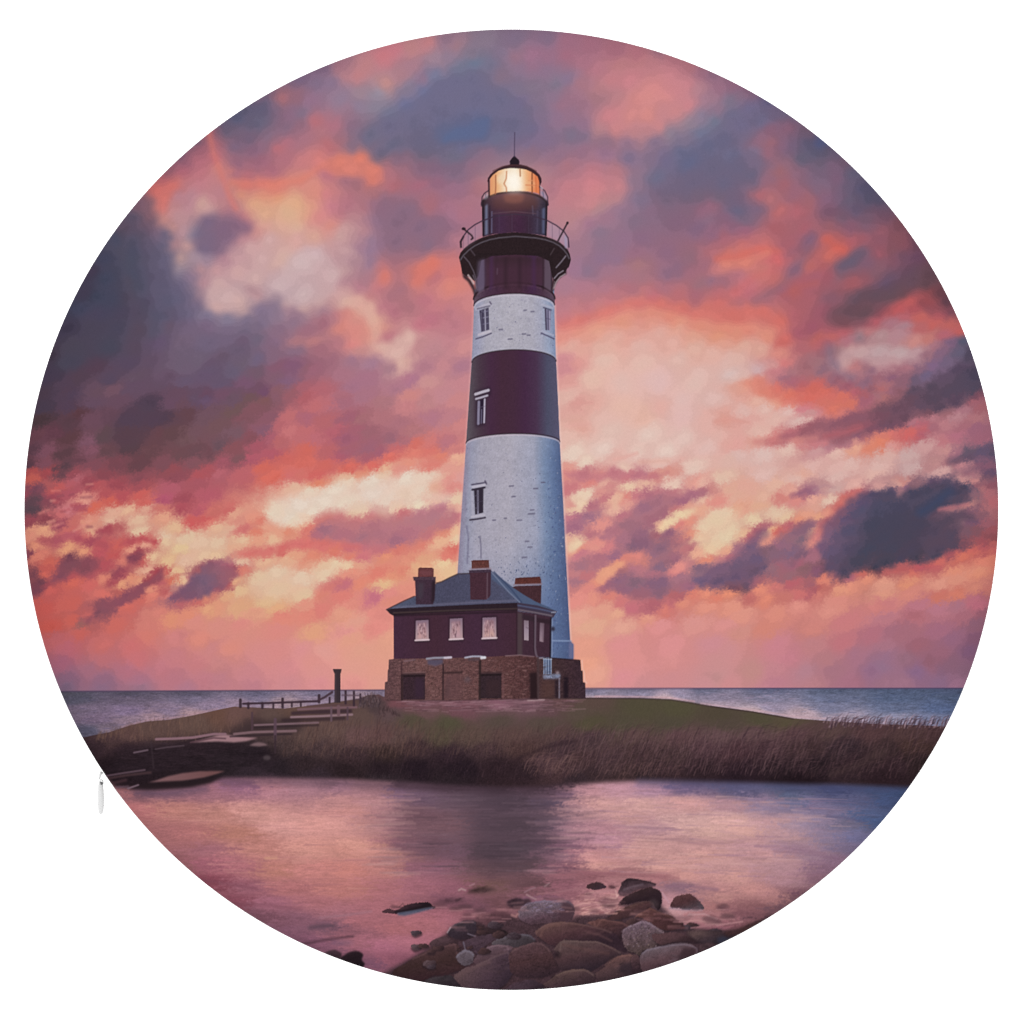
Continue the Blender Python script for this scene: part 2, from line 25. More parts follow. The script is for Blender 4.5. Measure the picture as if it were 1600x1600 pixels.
SKY += """
1373 694 D97E68;1420 675 CC6866;1439 671 B05F6C;1457 666 A86A76;1392 682 CB7874;1495 679 B06C7C;1523 671 A06578;1532 682 A06476;1476 688 BE777E;1448 697 C89594;1420 712 C9A3A0;1424 731 C7A2A0;1382 716 D5A8A0;1476 703 C28888;1491 705 A06A7A;1510 707 6F5A6C;1532 709 665470;1549 707 5F5068;1495 718 8A5F6C;1514 716 6B5266;1536 716 7D5A70;1480 724 A87078;1457 722 BC8686;1450 727 B98486;1467 735 C99A98;1504 726 B87C84;1514 739 A9707A;1542 726 8A5A6E;1547 735 6B5068;1542 744 7A5566;1532 757 9A626C;1551 757 8F5562;1523 750 C07F80;1504 748 BE8888;1542 772 AE6870;1532 765 B06C70;1364 741 D9AAA0;1307 731 DAACA4;1401 756 C9958E;1409 752 C28480;1401 767 9F7078;1416 761 93667A;1429 757 8B646F;1457 754 6A5268;1476 757 5A4E64;1495 756 635068;1508 759 534B60;1516 767 625266;1523 769 7F5E6E;1495 769 4C4A62;1467 780 3F4866;1476 772 464C66;1448 765 535069;1429 772 554E66;1448 795 424660;1457 791 42485F;1476 784 4E4A62;1495 782 584C60;1510 782 6A5263;1519 776 8F6470;1510 789 BC7C7A;1486 793 A46C72;1474 795 9F6570;1465 799 6D4F62;1495 801 745566;1514 799 83596A;1529 804 8A5B68;1542 795 AC6A70;1551 787 B4676E;1553 806 A6646A;1517 816 765268;1502 816 86606C;1536 819 9A5B66;1551 825 A0565E;1523 829 84545F;1504 832 7A5563;1542 838 93525A;1555 840 904E54;1476 816 5A4858;1486 838 55475A;1457 829 55465A;1439 819 4A455A;1401 791 4F4B64;1401 819 464356;1420 838 4A4456;1364 819 464659;1373 791 5A526C;1382 838 444254;1345 791 665574;1336 802 62566E;1317 791 CC6A66;1326 780 CA6C68;1307 806 B5666A;1292 817 B06468;1326 829 565068;1307 838 70586C;1289 834 A0687A;1281 829 C27876;1279 857 A06678;1298 857 6C566B;1326 857 5A4C62;1354 857 464658;1392 857 464354;1429 857 54465A;1467 857 5A4658;1491 853 5E4858;1504 853 83505C;1532 847 9E525A;1551 847 B8605E;1532 857 B45A5E;1551 859 C06260;1514 861 C4635E;1504 868 D0705F;1486 866 90505C;1493 876 C46A62;1457 866 5F4A5A;1435 868 4E404C;1448 876 79505C;1411 872 584658;1382 876 4C424C;1364 885 50424C;1336 876 4C4450;1307 876 5F4C5C;1289 885 76505C;1317 891 594450;1304 900 8F5A68;1330 902 AE6470;1349 889 744C55;1345 896 C96C62;1373 891 7A4C54;1392 892 B46060;1411 885 B25E60;1439 887 AC5460;1429 894 CC6A60;1457 885 B85C60;1467 877 CB6A62;1489 889 DC8870;1532 876 D97C6A;1551 876 D57A68;1523 894 DA8870;1495 904 D98C78;1467 909 D88E7C;1420 909 DA8A70;1382 913 DA9480;1354 906 DB8872;1382 928 D8907C;1326 919 DB8A76;1292 909 D88270;1289 919 C27068;1276 919 A85C66;1277 928 D47E72;1420 926 D58478;1467 932 CB7468;1495 928 CF7868;1523 919 D08070;1546 922 C8746A;1542 932 AE6570;1523 938 BB6C7A;1307 941 D8887C;1382 945 CC7C7C;1439 945 BC7480;1495 947 AE707E
49 837 D88774;67 830 DA9478;105 836 C0606A;73 845 B8605F;86 843 AE5660;58 854 D9876F;105 858 DA9272;133 860 D98C70;124 841 B45560;142 845 A44C5A;161 851 B9565C;172 824 B8605F;186 852 C85E58;204 843 B9565A;223 843 C66260;242 847 C45E5C;227 851 DE9A84;204 856 D98C78;217 860 A84E56;210 871 8A4856;223 875 C25E5C;195 875 D07468;180 866 BE5556;161 862 B8545C;58 869 D47868;43 866 8F4A56;77 879 CB6458;96 881 8F4E58;114 882 84505A;111 875 7A4652;142 875 974D58;133 886 8E4A54;152 882 A2505A;167 881 B5525A;92 897 8F4C5A;114 897 B35358;142 896 B0555C;73 888 C05A55;49 897 824852;58 909 7A4450;52 920 854755;67 912 A54D55;77 922 C55C58;67 897 CC6258;186 896 944856;176 909 AE5258;195 899 A8505A;165 905 D87E6C;142 912 CC6460;114 912 CC6258;161 928 D26C64;105 941 C86058;67 950 C55852;189 912 DC9474;202 901 DC8C70;217 905 D99074;232 905 A04A52;246 892 A94C54;259 890 C86860;242 901 A65058;251 909 BA6064;266 905 CF705F;217 916 94505C;195 928 8A4C5C;210 928 96505C;184 924 B8605C;186 939 96505F;169 948 94505E;152 956 804C5A;161 954 88505C;139 969 AA5A60;129 976 A2605E;199 950 CE6860;217 935 CB6860;236 922 D88470;255 924 BA5F60;236 931 D87A6C;261 931 CE7670;283 856 DDBB92;255 847 DEBB98;311 847 DDB79C;236 871 DEB490;264 875 DDB28A;292 875 DDB298;321 866 DDB698;227 890 DBA088;283 905 DBB090;274 890 DDB28C;296 903 BA7474;307 894 A05E66;326 890 98606E;322 907 7D5C74;302 912 7A586C;289 924 76546A;270 935 86586C;302 931 92586A;324 924 98606E;283 942 B86468;311 939 C66A66;324 935 DA8C70;279 922 C0807A;292 959 D98670;321 950 DD9A78;246 956 D37C70;264 969 DB8A70;302 969 D8887C;142 959 C86460;180 978 CC6860;236 978 D27A70;227 997 D5796E;77 978 C4564E;124 987 CA625C;114 969 C85F56;86 997 BA6064;161 1006 CC6C68;208 1012 CB6C6C;274 997 CF7E7C;311 997 DA8678;105 1010 BC6470;161 1025 BC6C72;217 1025 CA7074;274 1025 C97B80;96 1034 A45F74;142 1040 A56A7C;199 1044 B87080;255 1044 C27680;311 1034 CB7C80;105 1057 8A6078;161 1059 98687F;217 1059 AC7084;274 1057 BA7480;321 1059 C07882;101 1072 7A6078;161 1072 89667F;217 1074 9A7084;292 1074 B4788A
331 799 C96C66;358 796 CB6A66;326 814 D87A6E;339 822 DFAE90;367 801 DD9C84;371 812 D88C7C;395 809 DE917C;382 826 D07670;404 812 D8806F;399 833 DB806C;417 824 DE9A82;451 805 E0CCB8;425 801 E0C6AC;489 801 E1CDBA;470 816 E1C0A8;350 829 DBAA90;339 846 DDB99C;376 846 DEB393;372 852 DDA488;399 844 DE987E;432 833 DE9B82;423 842 DFAE8E;451 829 DC8A72;479 827 D87A70;506 812 C87572;470 846 D67670;442 856 D27068;414 859 D57A70;389 865 D4776C;382 865 D88E7C;339 865 DDB494;414 874 DEAA8C;376 878 DEB096;479 852 D8726C;507 856 D87670;489 869 DC8670;461 867 DF9A7E;483 882 DC8C74;451 874 DEA88A;526 861 DC7C6C;545 854 CB7076;564 846 BC7078;592 856 C7737A;620 857 DA7E70;564 869 D0757A;545 871 DC8070;601 869 E08C74;526 884 E2C0A0;507 884 E0B494;541 886 E2BA9A;560 882 E09C84;432 893 DDBCA0;470 902 E0BFA6;404 902 DCB898;507 899 E0BEA0;536 899 DE8E7C;554 895 E08E7A;592 895 DE8070;601 912 E2B088;611 902 E08E74;517 917 D67C74;536 914 C67078;526 910 CE7674;564 912 DF8672;504 929 DC8474;536 931 DC7E74;582 934 CB7480;554 940 DF8A7C;609 929 DF8A80;592 959 E08A80;357 886 AE6070;344 882 A56774;365 889 A25662;374 891 DC8270;331 887 A5646A;335 902 7C5A72;350 902 A65A64;357 910 B35C60;331 917 8A5A70;342 917 A85A64;326 934 C2706C;367 906 E0A884;372 925 DDB28C;432 921 DEB896;414 940 DDB088;470 931 DEB694;357 931 DB9E7C;335 949 DC9478;376 949 DCA27E;432 949 DFA67F;479 944 DF927E;498 951 DA7E74;395 959 DE9A80;442 964 DD8676;479 959 DE8676;536 959 DF9680;554 970 E09A88;376 977 DC8A80;432 987 DA877E;489 987 DF9C7C;536 987 DF928A;582 981 E08A80;339 977 D78A7E;357 1015 DC8A7C;331 1015 CC8180;432 1015 DA8A86;470 1015 D98D8C;507 1015 DF9A90;564 1015 E09D88;601 1006 E39E86;545 996 E09B84;414 1028 D98B88;489 1030 DC9088;339 1039 C7807F;395 1047 CC8388;451 1043 D88A8C;498 1049 DC928C;554 1043 E09B8B;592 1043 E29B88;339 1062 BC7A84;395 1066 C17D88;451 1066 CC868A;498 1067 D88C8E;554 1067 E0938C;597 1062 DF9A8A;640 870 E08E78;660 875 E0A080;690 880 E3BE96;700 890 E3B890;650 885 E3A884;700 868 DC8070;630 890 DE8672;612 940 DE8A7A;640 920 E08E7C;600 1020 E39E88;605 1060 E09A8A
897 809 AE7082;897 794 E2B8A0;897 848 E2BC9E;890 859 DE9A88;907 865 C87C86;926 852 DF9288;944 837 B87682;944 854 CF7E82;972 842 AA7080;999 841 8A6075;1019 861 9A6A7C;1036 852 8A6478;1057 846 A46A76;1057 869 A26878;1076 856 BC7478;1094 861 E2A48C;1113 854 E0B898;1132 857 DC9A84;1151 859 A8707E;1141 871 B8707A;1104 872 D98876;1126 874 C88080;907 884 AA727F;894 895 C27C80;935 871 B5727F;957 869 A46C80;931 884 B5747E;901 910 AE7480;894 921 C67C7C;916 899 C4757A;991 869 D8837C;976 874 D48078;1001 874 C97C78;1029 882 8D677C;1019 874 A66E7A;1044 874 9C6876;1062 880 DB8A84;1055 891 D07E80;1076 878 C07C80;1094 887 8A6678;1122 891 866276;1151 884 6E5A70;963 886 E2937A;946 895 E29A80;935 910 E08C7A;922 921 DE8880;972 895 B87274;991 891 BC7680;965 908 9A667A;991 910 8C6674;976 921 9E6476;950 917 B06C78;1019 895 AE6E7C;1029 910 8C627A;1019 912 8A6076;1001 927 A8646F;1029 925 946474;1066 902 A8707E;1076 917 A2687A;1094 906 7C607A;1122 910 665269;1151 902 5D4C66;1113 919 8A5E6E;1141 917 7A5260;1085 931 D67C6E;1057 934 B4666C;1047 946 C06C72;1019 946 B2646E;1010 955 BC6C74;991 951 C8717A;972 942 D07878;954 932 D88076;926 934 E29080;907 936 E38E84;907 959 E4A28E;944 949 E09A86;963 959 E2A088;1038 953 D87C72;1066 944 DC8876;1104 929 E28A74;1136 929 E08A70;1141 949 E0917E;1104 949 E0907E;1010 964 E09482;926 977 E2A68C;972 981 E1A08E;1029 977 DD8E8C;1085 977 DA918A;1132 977 D88D88;916 1006 E59C86;972 1006 DE8F8E;1047 1006 DC8E8E;1113 1006 CF8A90;916 1039 E79E84;972 1030 DE908C;1047 1030 D68C8A;1122 1034 CB8C8C;931 1052 E4A08C;972 1058 D98C90;1047 1058 CF8A8C;1122 1058 C28A8A;1010 1071 D08C8E;1104 1071 CC8C90
1175 843 A86C7C;1171 856 82647C;1156 875 846478;1179 875 685874;1175 894 68505F;1156 899 6C5268;1166 916 72505C;1147 920 7F505C;1197 862 86606E;1194 890 6E566E;1205 890 9A6A76;1216 852 A0687A;1199 841 E09080;1222 830 C86C6A;1246 830 9A6878;1254 843 7A6472;1231 862 80607A;1250 866 845C70;1222 881 A66472;1246 881 A46070;1261 890 8E6068;1269 871 A26878;1265 845 DC8A80;1278 837 C2747A;1287 856 A26474;1302 862 705870;1297 884 6E4E5C;1278 890 8F5A70;1316 899 77545E;1222 903 A46670;1235 897 9A6670;1212 916 CC7470;1241 912 B8626A;1269 912 A4606A;1284 918 C0665F;1269 927 B4626A;1254 927 CC706E;1222 933 C8746C;1190 924 DE8672;1197 937 DD8470;1171 935 C46F6A;1137 929 E08870;1119 935 DA7E6C;1182 911 A8646E;1287 905 D87C6C;1316 922 DC9078;1250 944 DC8C80;1212 959 DC8A7A;1156 959 DC9080;1297 950 DA8C80;1372 946 D07E7A;1156 987 CF8A80;1194 978 D58476;1269 978 CE8078;1325 969 CB7A7C;1381 963 BE7882;1212 1006 CB808A;1269 1006 BE7C80;1316 1002 C0727A;1362 991 B46E7C;1391 987 A86C7C;1137 1016 CC8A8C;1231 1025 C87E8A;1287 1029 B87A80;1334 1025 A87082;1381 1025 9C6F88;1175 1047 C38884;1212 1047 C28088;1259 1049 B47E8A;1297 1049 A6707E;1362 1049 946884;1137 1066 CE8A8C;1212 1066 C07E8C;1269 1068 B87C84;1325 1068 A86E80;1381 1068 A07084
1533 943 B76878;1548 924 B86F6C;1467 952 B57280;1430 962 B06A74;1505 962 A86876;1539 956 9A5E6E;1467 986 A4687C;1524 975 905F72;1411 986 A66A78;1486 999 96647C;1524 999 885A72;1430 1009 9E6270;1383 1009 A87080;1467 1018 986274;1514 1018 7F5875;1449 1031 956070;1411 1027 976A7C;1374 1042 946F88;1430 1050 886484;1486 1037 8A6074;1467 1059 8A6682;1411 1065 A07084;1496 1065 A0708A;1505 1050 8A6278
"""
SKY += """
1289 429 A55A66;1308 429 84606E;1336 442 A35A62;1364 429 825A68;1392 431 6A5066;1421 429 63485A;1449 431 5E3E46;1439 442 66454C;1392 448 604858;1364 457 5E4A58;1336 461 66505F;1299 467 8A5A6A;1289 486 9A5666;1327 482 6E4C56;1317 504 8A4E56;1346 489 6E4C54;1346 504 8A5560;1374 486 8C4F5A;1364 501 B05C66;1299 514 A85A66;1317 519 B55F68;1392 457 6A4F58;1411 457 724A52;1430 454 96525A;1449 457 8A4A50;1467 457 6A424C;1477 472 62404C;1449 472 8C4850;1421 471 BC5A5A;1402 482 B8585C;1430 482 B0555C;1458 482 94505A;1482 489 7E4A58;1467 495 AE5860;1439 495 C0625F;1411 495 B5626A;1392 504 A8707C;1411 510 AC7C86;1439 510 B86668;1458 504 C2625F;1486 510 B8605F;1501 519 BA5E60;1477 525 B2636E;1449 527 BE7470;1430 532 C68480;1402 525 B5848C;1374 525 B2888C;1355 519 B87478;1346 525 927680;1327 532 AE707C;1299 527 BC6362;1289 536 B4606A;1308 551 9A7078;1289 555 97606E;1327 547 C0908F;1346 551 C49C9A;1374 551 B89C9E;1402 551 BC9EA0;1430 547 B98E94;1458 542 A8707C;1486 536 80607A;1505 534 5E586E;1467 551 84627A;1449 553 9A6C7A;1430 561 AC808A;1392 566 BA8C90;1364 566 B88A8C;1323 566 C4908C;1336 574 C07C7E;1355 566 A8727C;1308 570 A07882;1496 551 665C74;1511 555 544A5E;1477 566 74607A;1458 570 806280;1439 576 8A6478;1411 576 A8707C;1392 583 9E6A76;1374 576 B28088;1359 579 94687A;1336 585 AE7680;1299 589 9A6676;1496 576 5A4A60;1524 585 443E52;1505 598 54475A;1477 589 645066;1449 583 705E7A;1430 593 705A70;1411 593 8E6070;1383 598 A86C74;1370 589 9E6674;1458 608 54485A;1430 611 5E4C5E;1486 611 53475A;1520 608 56485A;1453 621 4C4252;1421 623 6A4C5A;1402 611 8A5A66;1392 623 8E5C66;1379 621 AA6A6C;1363 608 945E6C;1346 617 A85F68;1524 617 7E5060;1496 623 60465A;1467 632 5C4858;1439 632 5E4A5C;1411 636 6C4A58;1505 626 805866;1524 626 A0606C;1533 636 A4626C;1505 638 A8707C;1477 643 A06870;1449 645 7E525E;1430 649 8A5A66;1411 651 6E4A58;1402 662 7A5060;1430 660 AC6C78;1458 653 B0727C;1496 649 B47E86;1524 654 AE7078;1477 662 B87880;1505 668 A86A76;1439 668 B56874;1421 677 CC6464
1215 405 D3686A;1190 390 D8706A;1185 425 CC7872;1215 440 C96C68;1240 420 90647A;1235 380 A8606C;1225 455 A05E70;1200 470 B06A74;1190 485 D46E66;1215 500 D06A62;1240 490 B0606A;1260 470 A85E68;1245 520 A45868;1270 510 9C5466;1225 530 CC6660;1200 520 DC8A78;1190 545 DCA494;1220 550 D8887C;1250 545 B0646C;1280 530 B8605F;1240 455 B45F60;1265 450 A45C68;1180 375 C06E72;1240 350 A8646E;1215 355 AC6068
"""
WATER = """
187 1240 A56B70;225 1240 7A5560;275 1237 8A5F6C;325 1237 9A6874;375 1227 90627A;412 1227 B47C86;462 1227 B07E8A;525 1227 A87888;212 1265 B87274;275 1265 BC7E76;337 1272 BB8078;400 1272 CB918A;450 1290 CE948E;512 1290 D0938C;537 1265 C98C88;250 1302 AC6E70;300 1302 B07070;325 1327 A56B74;362 1302 B67A6E;400 1327 BE8078;475 1327 CE9086;537 1327 CC8C82;287 1352 9A6268;325 1352 A0606E;362 1352 B06E76;425 1360 B87A70;500 1360 C4807C;325 1377 8A4A58;375 1385 9C6270;450 1390 AE6E70;525 1390 BA7874;362 1410 8A4E5C;425 1410 A06676;500 1410 AA6C72;400 1430 7E5260;462 1435 8A5C6C;525 1427 9E6874;450 1455 84586A;512 1447 785464;537 1455 8E5C68;500 1477 8A5A6E;475 1475 7E5266
512 1225 8A6470;575 1227 9C7078;637 1225 5A424E;700 1225 4A3640;775 1227 40303A;850 1225 3C2C36;890 1232 B0808A;525 1252 C08888;587 1252 B88488;630 1242 7E6078;675 1247 6E5568;725 1247 64505E;800 1252 50404C;862 1255 5F5068;890 1255 B4848A;525 1290 D0948E;587 1290 B88484;607 1285 9C6C76;650 1275 7C5660;700 1287 8A6068;737 1285 6A525E;800 1290 5A4850;850 1287 685468;890 1295 A67884;550 1322 D4968A;600 1330 C88A82;625 1320 8E5E6C;675 1320 785460;712 1330 785666;762 1330 54424A;812 1325 564850;850 1322 6C5062;887 1330 AC7480;537 1360 C68078;600 1357 BE7E7A;650 1355 92606E;700 1355 8A5C6C;750 1355 664A50;812 1352 60484E;862 1355 7A5060;537 1390 B87672;600 1390 AA6C72;662 1385 A06672;712 1387 905C6A;762 1385 70504E;825 1380 66484E;875 1382 8E5C68;525 1422 A86C74;582 1415 A86A72;700 1407 805260;737 1415 744E5A;775 1410 6E4A50
560 1440 A66870;620 1450 A8686E;660 1440 AA6A72;600 1480 A8687A;640 1470 AA6A78;690 1430 A66874;560 1470 9E6470;600 1500 9A5E6E;720 1425 945E68;575 1505 86586E;620 1500 8A5464
875 1240 7A5C72;900 1247 C08E90;925 1235 C08C94;975 1235 BC8C98;1025 1235 A88094;1075 1232 6A5A78;1150 1235 5A5472;1225 1240 5A607C;937 1255 D09C98;1012 1257 CC9C98;1075 1255 D09A98;1137 1257 B48890;1200 1260 8E7A92;1240 1255 6C6C8C;900 1270 BE8E92;975 1275 C89694;1075 1282 CCA09C;1137 1282 D6A6A0;1200 1285 C4969A;1242 1285 9A869C;875 1295 A4798A;937 1295 B4828C;1012 1295 B48890;1100 1297 D2A49C;1162 1297 D4A29A;1225 1302 BC9296;887 1320 8A6274;950 1310 B88694;1025 1315 C0908E;1100 1320 BC8C8C;1175 1315 B88A90;1237 1322 A27E90;862 1335 9A6C7C;912 1335 CB9090;1000 1330 C89490;1100 1337 D09A94;1200 1335 C29092;925 1352 D09690;1025 1352 D29C94;1125 1350 C09090;1225 1352 B88A90;875 1360 9A6870;912 1367 8E5C64;962 1365 A06E72;1025 1370 AC7478;1075 1370 CA928C;1150 1370 CC9690;1225 1375 B4868E;1062 1385 8A6876;1112 1387 B07E80;1175 1390 C88E8A;1125 1402 C08A86;1200 1407 B07A7A;1232 1405 7A5660;1112 1415 B07876;1175 1417 8E5E64;1040 1405 B8868E;1055 1425 BE9094;1100 1427 AE787C;1150 1425 80545C;840 1395 7E545C;880 1395 905E68;950 1395 B88084;930 1405 A06C74;905 1415 B47E80;950 1412 B88486;850 1402 82586A
1167 1230 66607E;1235 1233 4F5270;1302 1235 44486A;1370 1235 424C6C;1404 1235 3E4E72;1381 1251 48547A;1325 1248 5A5A7A;1257 1257 80708E;1190 1248 907890;1302 1269 7A6E8A;1359 1275 525C80;1370 1284 4E5E86;1325 1287 6F6880;1280 1284 8E7C94;1235 1284 AE8A94;1291 1311 8A7890;1343 1311 706C8E;1246 1314 A88690;1325 1325 7A6C88;1302 1343 8E6E84;1257 1334 A08090;1224 1352 B08890;1280 1356 8A687C;1235 1377 A87E88;1275 1374 8E6878;1201 1397 B88282;1235 1395 90666C;1255 1399 6A4858;1167 1415 8E6064;1212 1417 70505A;1122 1415 A06C72;1145 1435 A66E76;1111 1433 B47E82;1167 1433 80565E;1122 1449 A06672;1156 1449 7A4E56;1190 1435 4E363E;1122 1464 584048;1156 1462 3E3440
"""
LAND = """
170 1160 4A3638;200 1145 5A4240;240 1135 5C4642;300 1128 604A44;340 1115 64483F;370 1115 684C48;420 1120 5C4844;460 1115 604840;540 1110 5A4440;150 1170 3A2A30;200 1175 38282E;250 1180 34262C;300 1175 34262C;340 1170 30242A;180 1200 2A1E24;230 1200 2C2026;300 1200 2E2228;350 1190 2A2226;400 1180 2C2228;400 1130 4A3838;450 1135 52403E;480 1150 5A4642;440 1165 4A3A3A;520 1140 604A46;560 1120 5C4844;590 1105 4C3C3E;610 1115 5A4648;560 1150 64494A;600 1150 5E4444;500 1170 4C3A3C;550 1180 443236;600 1175 40302F;480 1190 3A2C30;540 1200 33262A;600 1200 2E2228;430 1200 30262C;400 1210 3A2E36;620 1100 70484E;660 1100 6E4A52;720 1098 744C56;780 1103 825866;830 1100 70505A;880 1098 5C4444;920 1095 584640;660 1112 664A4C;720 1110 6C4850;780 1112 60484A;850 1110 60464A;900 1110 564840;640 1125 52483C;700 1130 504A3A;780 1125 544640;850 1130 544640;920 1130 504838;1000 1110 4F4838;1060 1105 504A38;1120 1115 4E4438;1180 1125 4F4838;1230 1130 544A3A;980 1135 4F473A;1050 1130 4E463A;1130 1130 50443C;620 1150 5A4644;680 1150 54483C;740 1150 584640;800 1150 584240;870 1148 543F3E;920 1152 48363A;990 1150 5A4442;1060 1148 5E4446;1120 1150 60484A;1180 1145 5E4648;1240 1145 583F42;1300 1140 54403E;1360 1145 50383A;1420 1145 503A3A;1465 1145 4A3436;650 1170 423034;700 1180 382830;760 1175 4A363A;820 1170 4E3838;880 1165 443238;850 1190 583F44;900 1185 4E383A;950 1180 523C40;1000 1175 4A3638;1050 1180 4C383A;1100 1170 523A40;1150 1175 4A3238;1200 1170 483238;1260 1165 423032;1320 1165 382A30;1380 1170 3E2E30;1430 1165 46322F;650 1200 2C2028;720 1200 2C2028;780 1200 36262C;820 1205 38282E;870 1205 523A3E;920 1205 443236;980 1205 4A3638;1040 1205 422F34;1100 1205 38282E;1160 1200 34242C;1220 1200 2C2026;1280 1195 2E2228;1340 1195 38282E;1400 1195 3C2A30;1430 1190 36282A;1250 1215 281C22;1320 1215 3A2A30;1380 1215 34242A;1150 1215 30222A;1000 1215 3E2E32;900 1215 403036;700 1215 32262C;600 1215 3A2E34;500 1212 3E3038;420 1212 44343E
"""
SEA = """
95 1083 4C4858;200 1083 524A5E;300 1083 585066;400 1083 645C78;500 1083 746884;600 1083 806E88;110 1092 504C60;200 1092 6A5A72;300 1092 726480;400 1092 7A6C88;500 1092 907890;580 1090 A88894;130 1108 74607A;200 1110 80688A;260 1110 866E8A;320 1102 8C7490;380 1098 967A92;440 1098 A88894;150 1122 78607C;200 1124 8C7084;240 1118 A07C8C;300 1114 A8828C;140 1140 545068;165 1138 7A6478
920 1078 6C6480;1000 1078 6E6680;1100 1078 666480;1200 1078 5E6080;1300 1078 545C7A;1400 1078 4A5676;1500 1078 465070;930 1084 8A809C;1000 1084 8A7E9A;1060 1084 8E809C;930 1089 C09CA8;1040 1089 C0A0AC;1120 1090 8A7C98;1200 1090 7C7694;1300 1090 646A8C;1400 1090 526084;1490 1090 4A587A;1120 1100 A48C9E;1200 1105 9484A0;1300 1105 78789A;1400 1105 5E688C;1470 1105 50608A;1180 1110 C0A0A8;1250 1116 B898A4;1320 1120 A08EA4;1400 1122 8A86A4;1460 1124 707498
"""
# ---------------------------------------------------------------- small painting kit (numpy only)
rng = np.random.default_rng(7)
YY, XX = np.mgrid[0:H, 0:W].astype(np.float32)

def hexc(s):
    return np.array([int(s[i:i + 2], 16) / 255.0 for i in (0, 2, 4)], np.float32)

def pts_of(block):
    P, C = [], []
    for item in block.replace('\n', ';').split(';'):
        f = item.split()
        if len(f) == 3:
            P.append((float(f[0]), float(f[1]))); C.append(hexc(f[2]))
    return np.array(P, np.float32), np.array(C, np.float32)

def fbm(seed, beta=2.0, ax=1.0, ay=1.0, lo=0.0):
    r = np.random.default_rng(seed)
    F = np.fft.rfft2(r.standard_normal((H, W)).astype(np.float32))
    fy = np.fft.fftfreq(H)[:, None] * ay; fx = np.fft.rfftfreq(W)[None, :] * ax
    f = np.sqrt(fx * fx + fy * fy) + 1e-6
    g = f ** (-beta / 2.0); g[f < lo] = 0.0; g[0, 0] = 0.0
    n = np.fft.irfft2(F * g, s=(H, W)).astype(np.float32)
    return n / n.std()

def up(a, h, w):
    y = np.linspace(0, a.shape[0] - 1, h); x = np.linspace(0, a.shape[1] - 1, w)
    y0 = np.clip(y.astype(int), 0, a.shape[0] - 2); x0 = np.clip(x.astype(int), 0, a.shape[1] - 2)
    fy = (y - y0)[:, None, None]; fx = (x - x0)[None, :, None]
    return ((a[y0][:, x0] * (1 - fx) + a[y0][:, x0 + 1] * fx) * (1 - fy)
            + (a[y0 + 1][:, x0] * (1 - fx) + a[y0 + 1][:, x0 + 1] * fx) * fy).astype(np.float32)

def field(block, x0, y0, x1, y1, step=2, p=2.0, eps=5.0, ang=0.0, asp=1.0, wx=None, wy=None):
    """colours laid between scattered swatches, drawn out by asp along the direction ang"""
    P, C = pts_of(block)
    ca, sa = math.cos(ang), math.sin(ang); k = math.sqrt(asp)
    gx = np.arange(x0, x1, step); gy = np.arange(y0, y1, step)
    out = np.zeros((len(gy), len(gx), 3), np.float32)
    for i, y in enumerate(gy):
        qx = gx.astype(np.float32); qy = np.full(len(gx), y, np.float32)
        if wx is not None:
            qx = qx + wx[min(y, H - 1), np.clip(gx, 0, W - 1)]; qy = qy + wy[min(y, H - 1), np.clip(gx, 0, W - 1)]
        near = np.abs(P[:, 1] - y) < 110
        Pn, Cn = P[near], C[near]
        dx = qx[:, None] - Pn[None, :, 0]; dy = qy[:, None] - Pn[None, :, 1]
        d = ((dx * ca + dy * sa) / k) ** 2 + ((dy * ca - dx * sa) * k) ** 2 + eps * eps
        w = d ** -p
        out[i] = (w @ Cn) / w.sum(1, keepdims=True)
    return up(out, y1 - y0, x1 - x0)

IMG = np.full((H, W, 3), 0.5, np.float32)

def spline(pts, n=8):
    p = np.array(pts, np.float32); m = len(p); o = []
    for i in range(m):
        a, b, c, d = p[i - 1], p[i], p[(i + 1) % m], p[(i + 2) % m]
        for k in range(n):
            t = k / n
            o.append(0.5 * ((2 * b) + (c - a) * t + (2 * a - 5 * b + 4 * c - d) * t * t + (3 * b - a - 3 * c + d) * t ** 3))
    return np.array(o)

def blur1(m, r):
    k = max(1, int(round(r)))
    for ax in (0, 1):
        for _ in range(2):
            pad = [(k, k) if a == ax else (0, 0) for a in (0, 1)]
            c = np.cumsum(np.pad(m, pad, mode='edge'), axis=ax)
            z = np.zeros_like(np.take(c, [0], ax)); c = np.concatenate([z, c], ax)
            n = m.shape[ax]
            m = (np.take(c, range(2 * k + 1, 2 * k + 1 + n), ax) - np.take(c, range(0, n), ax)) / (2 * k + 1)
    return m

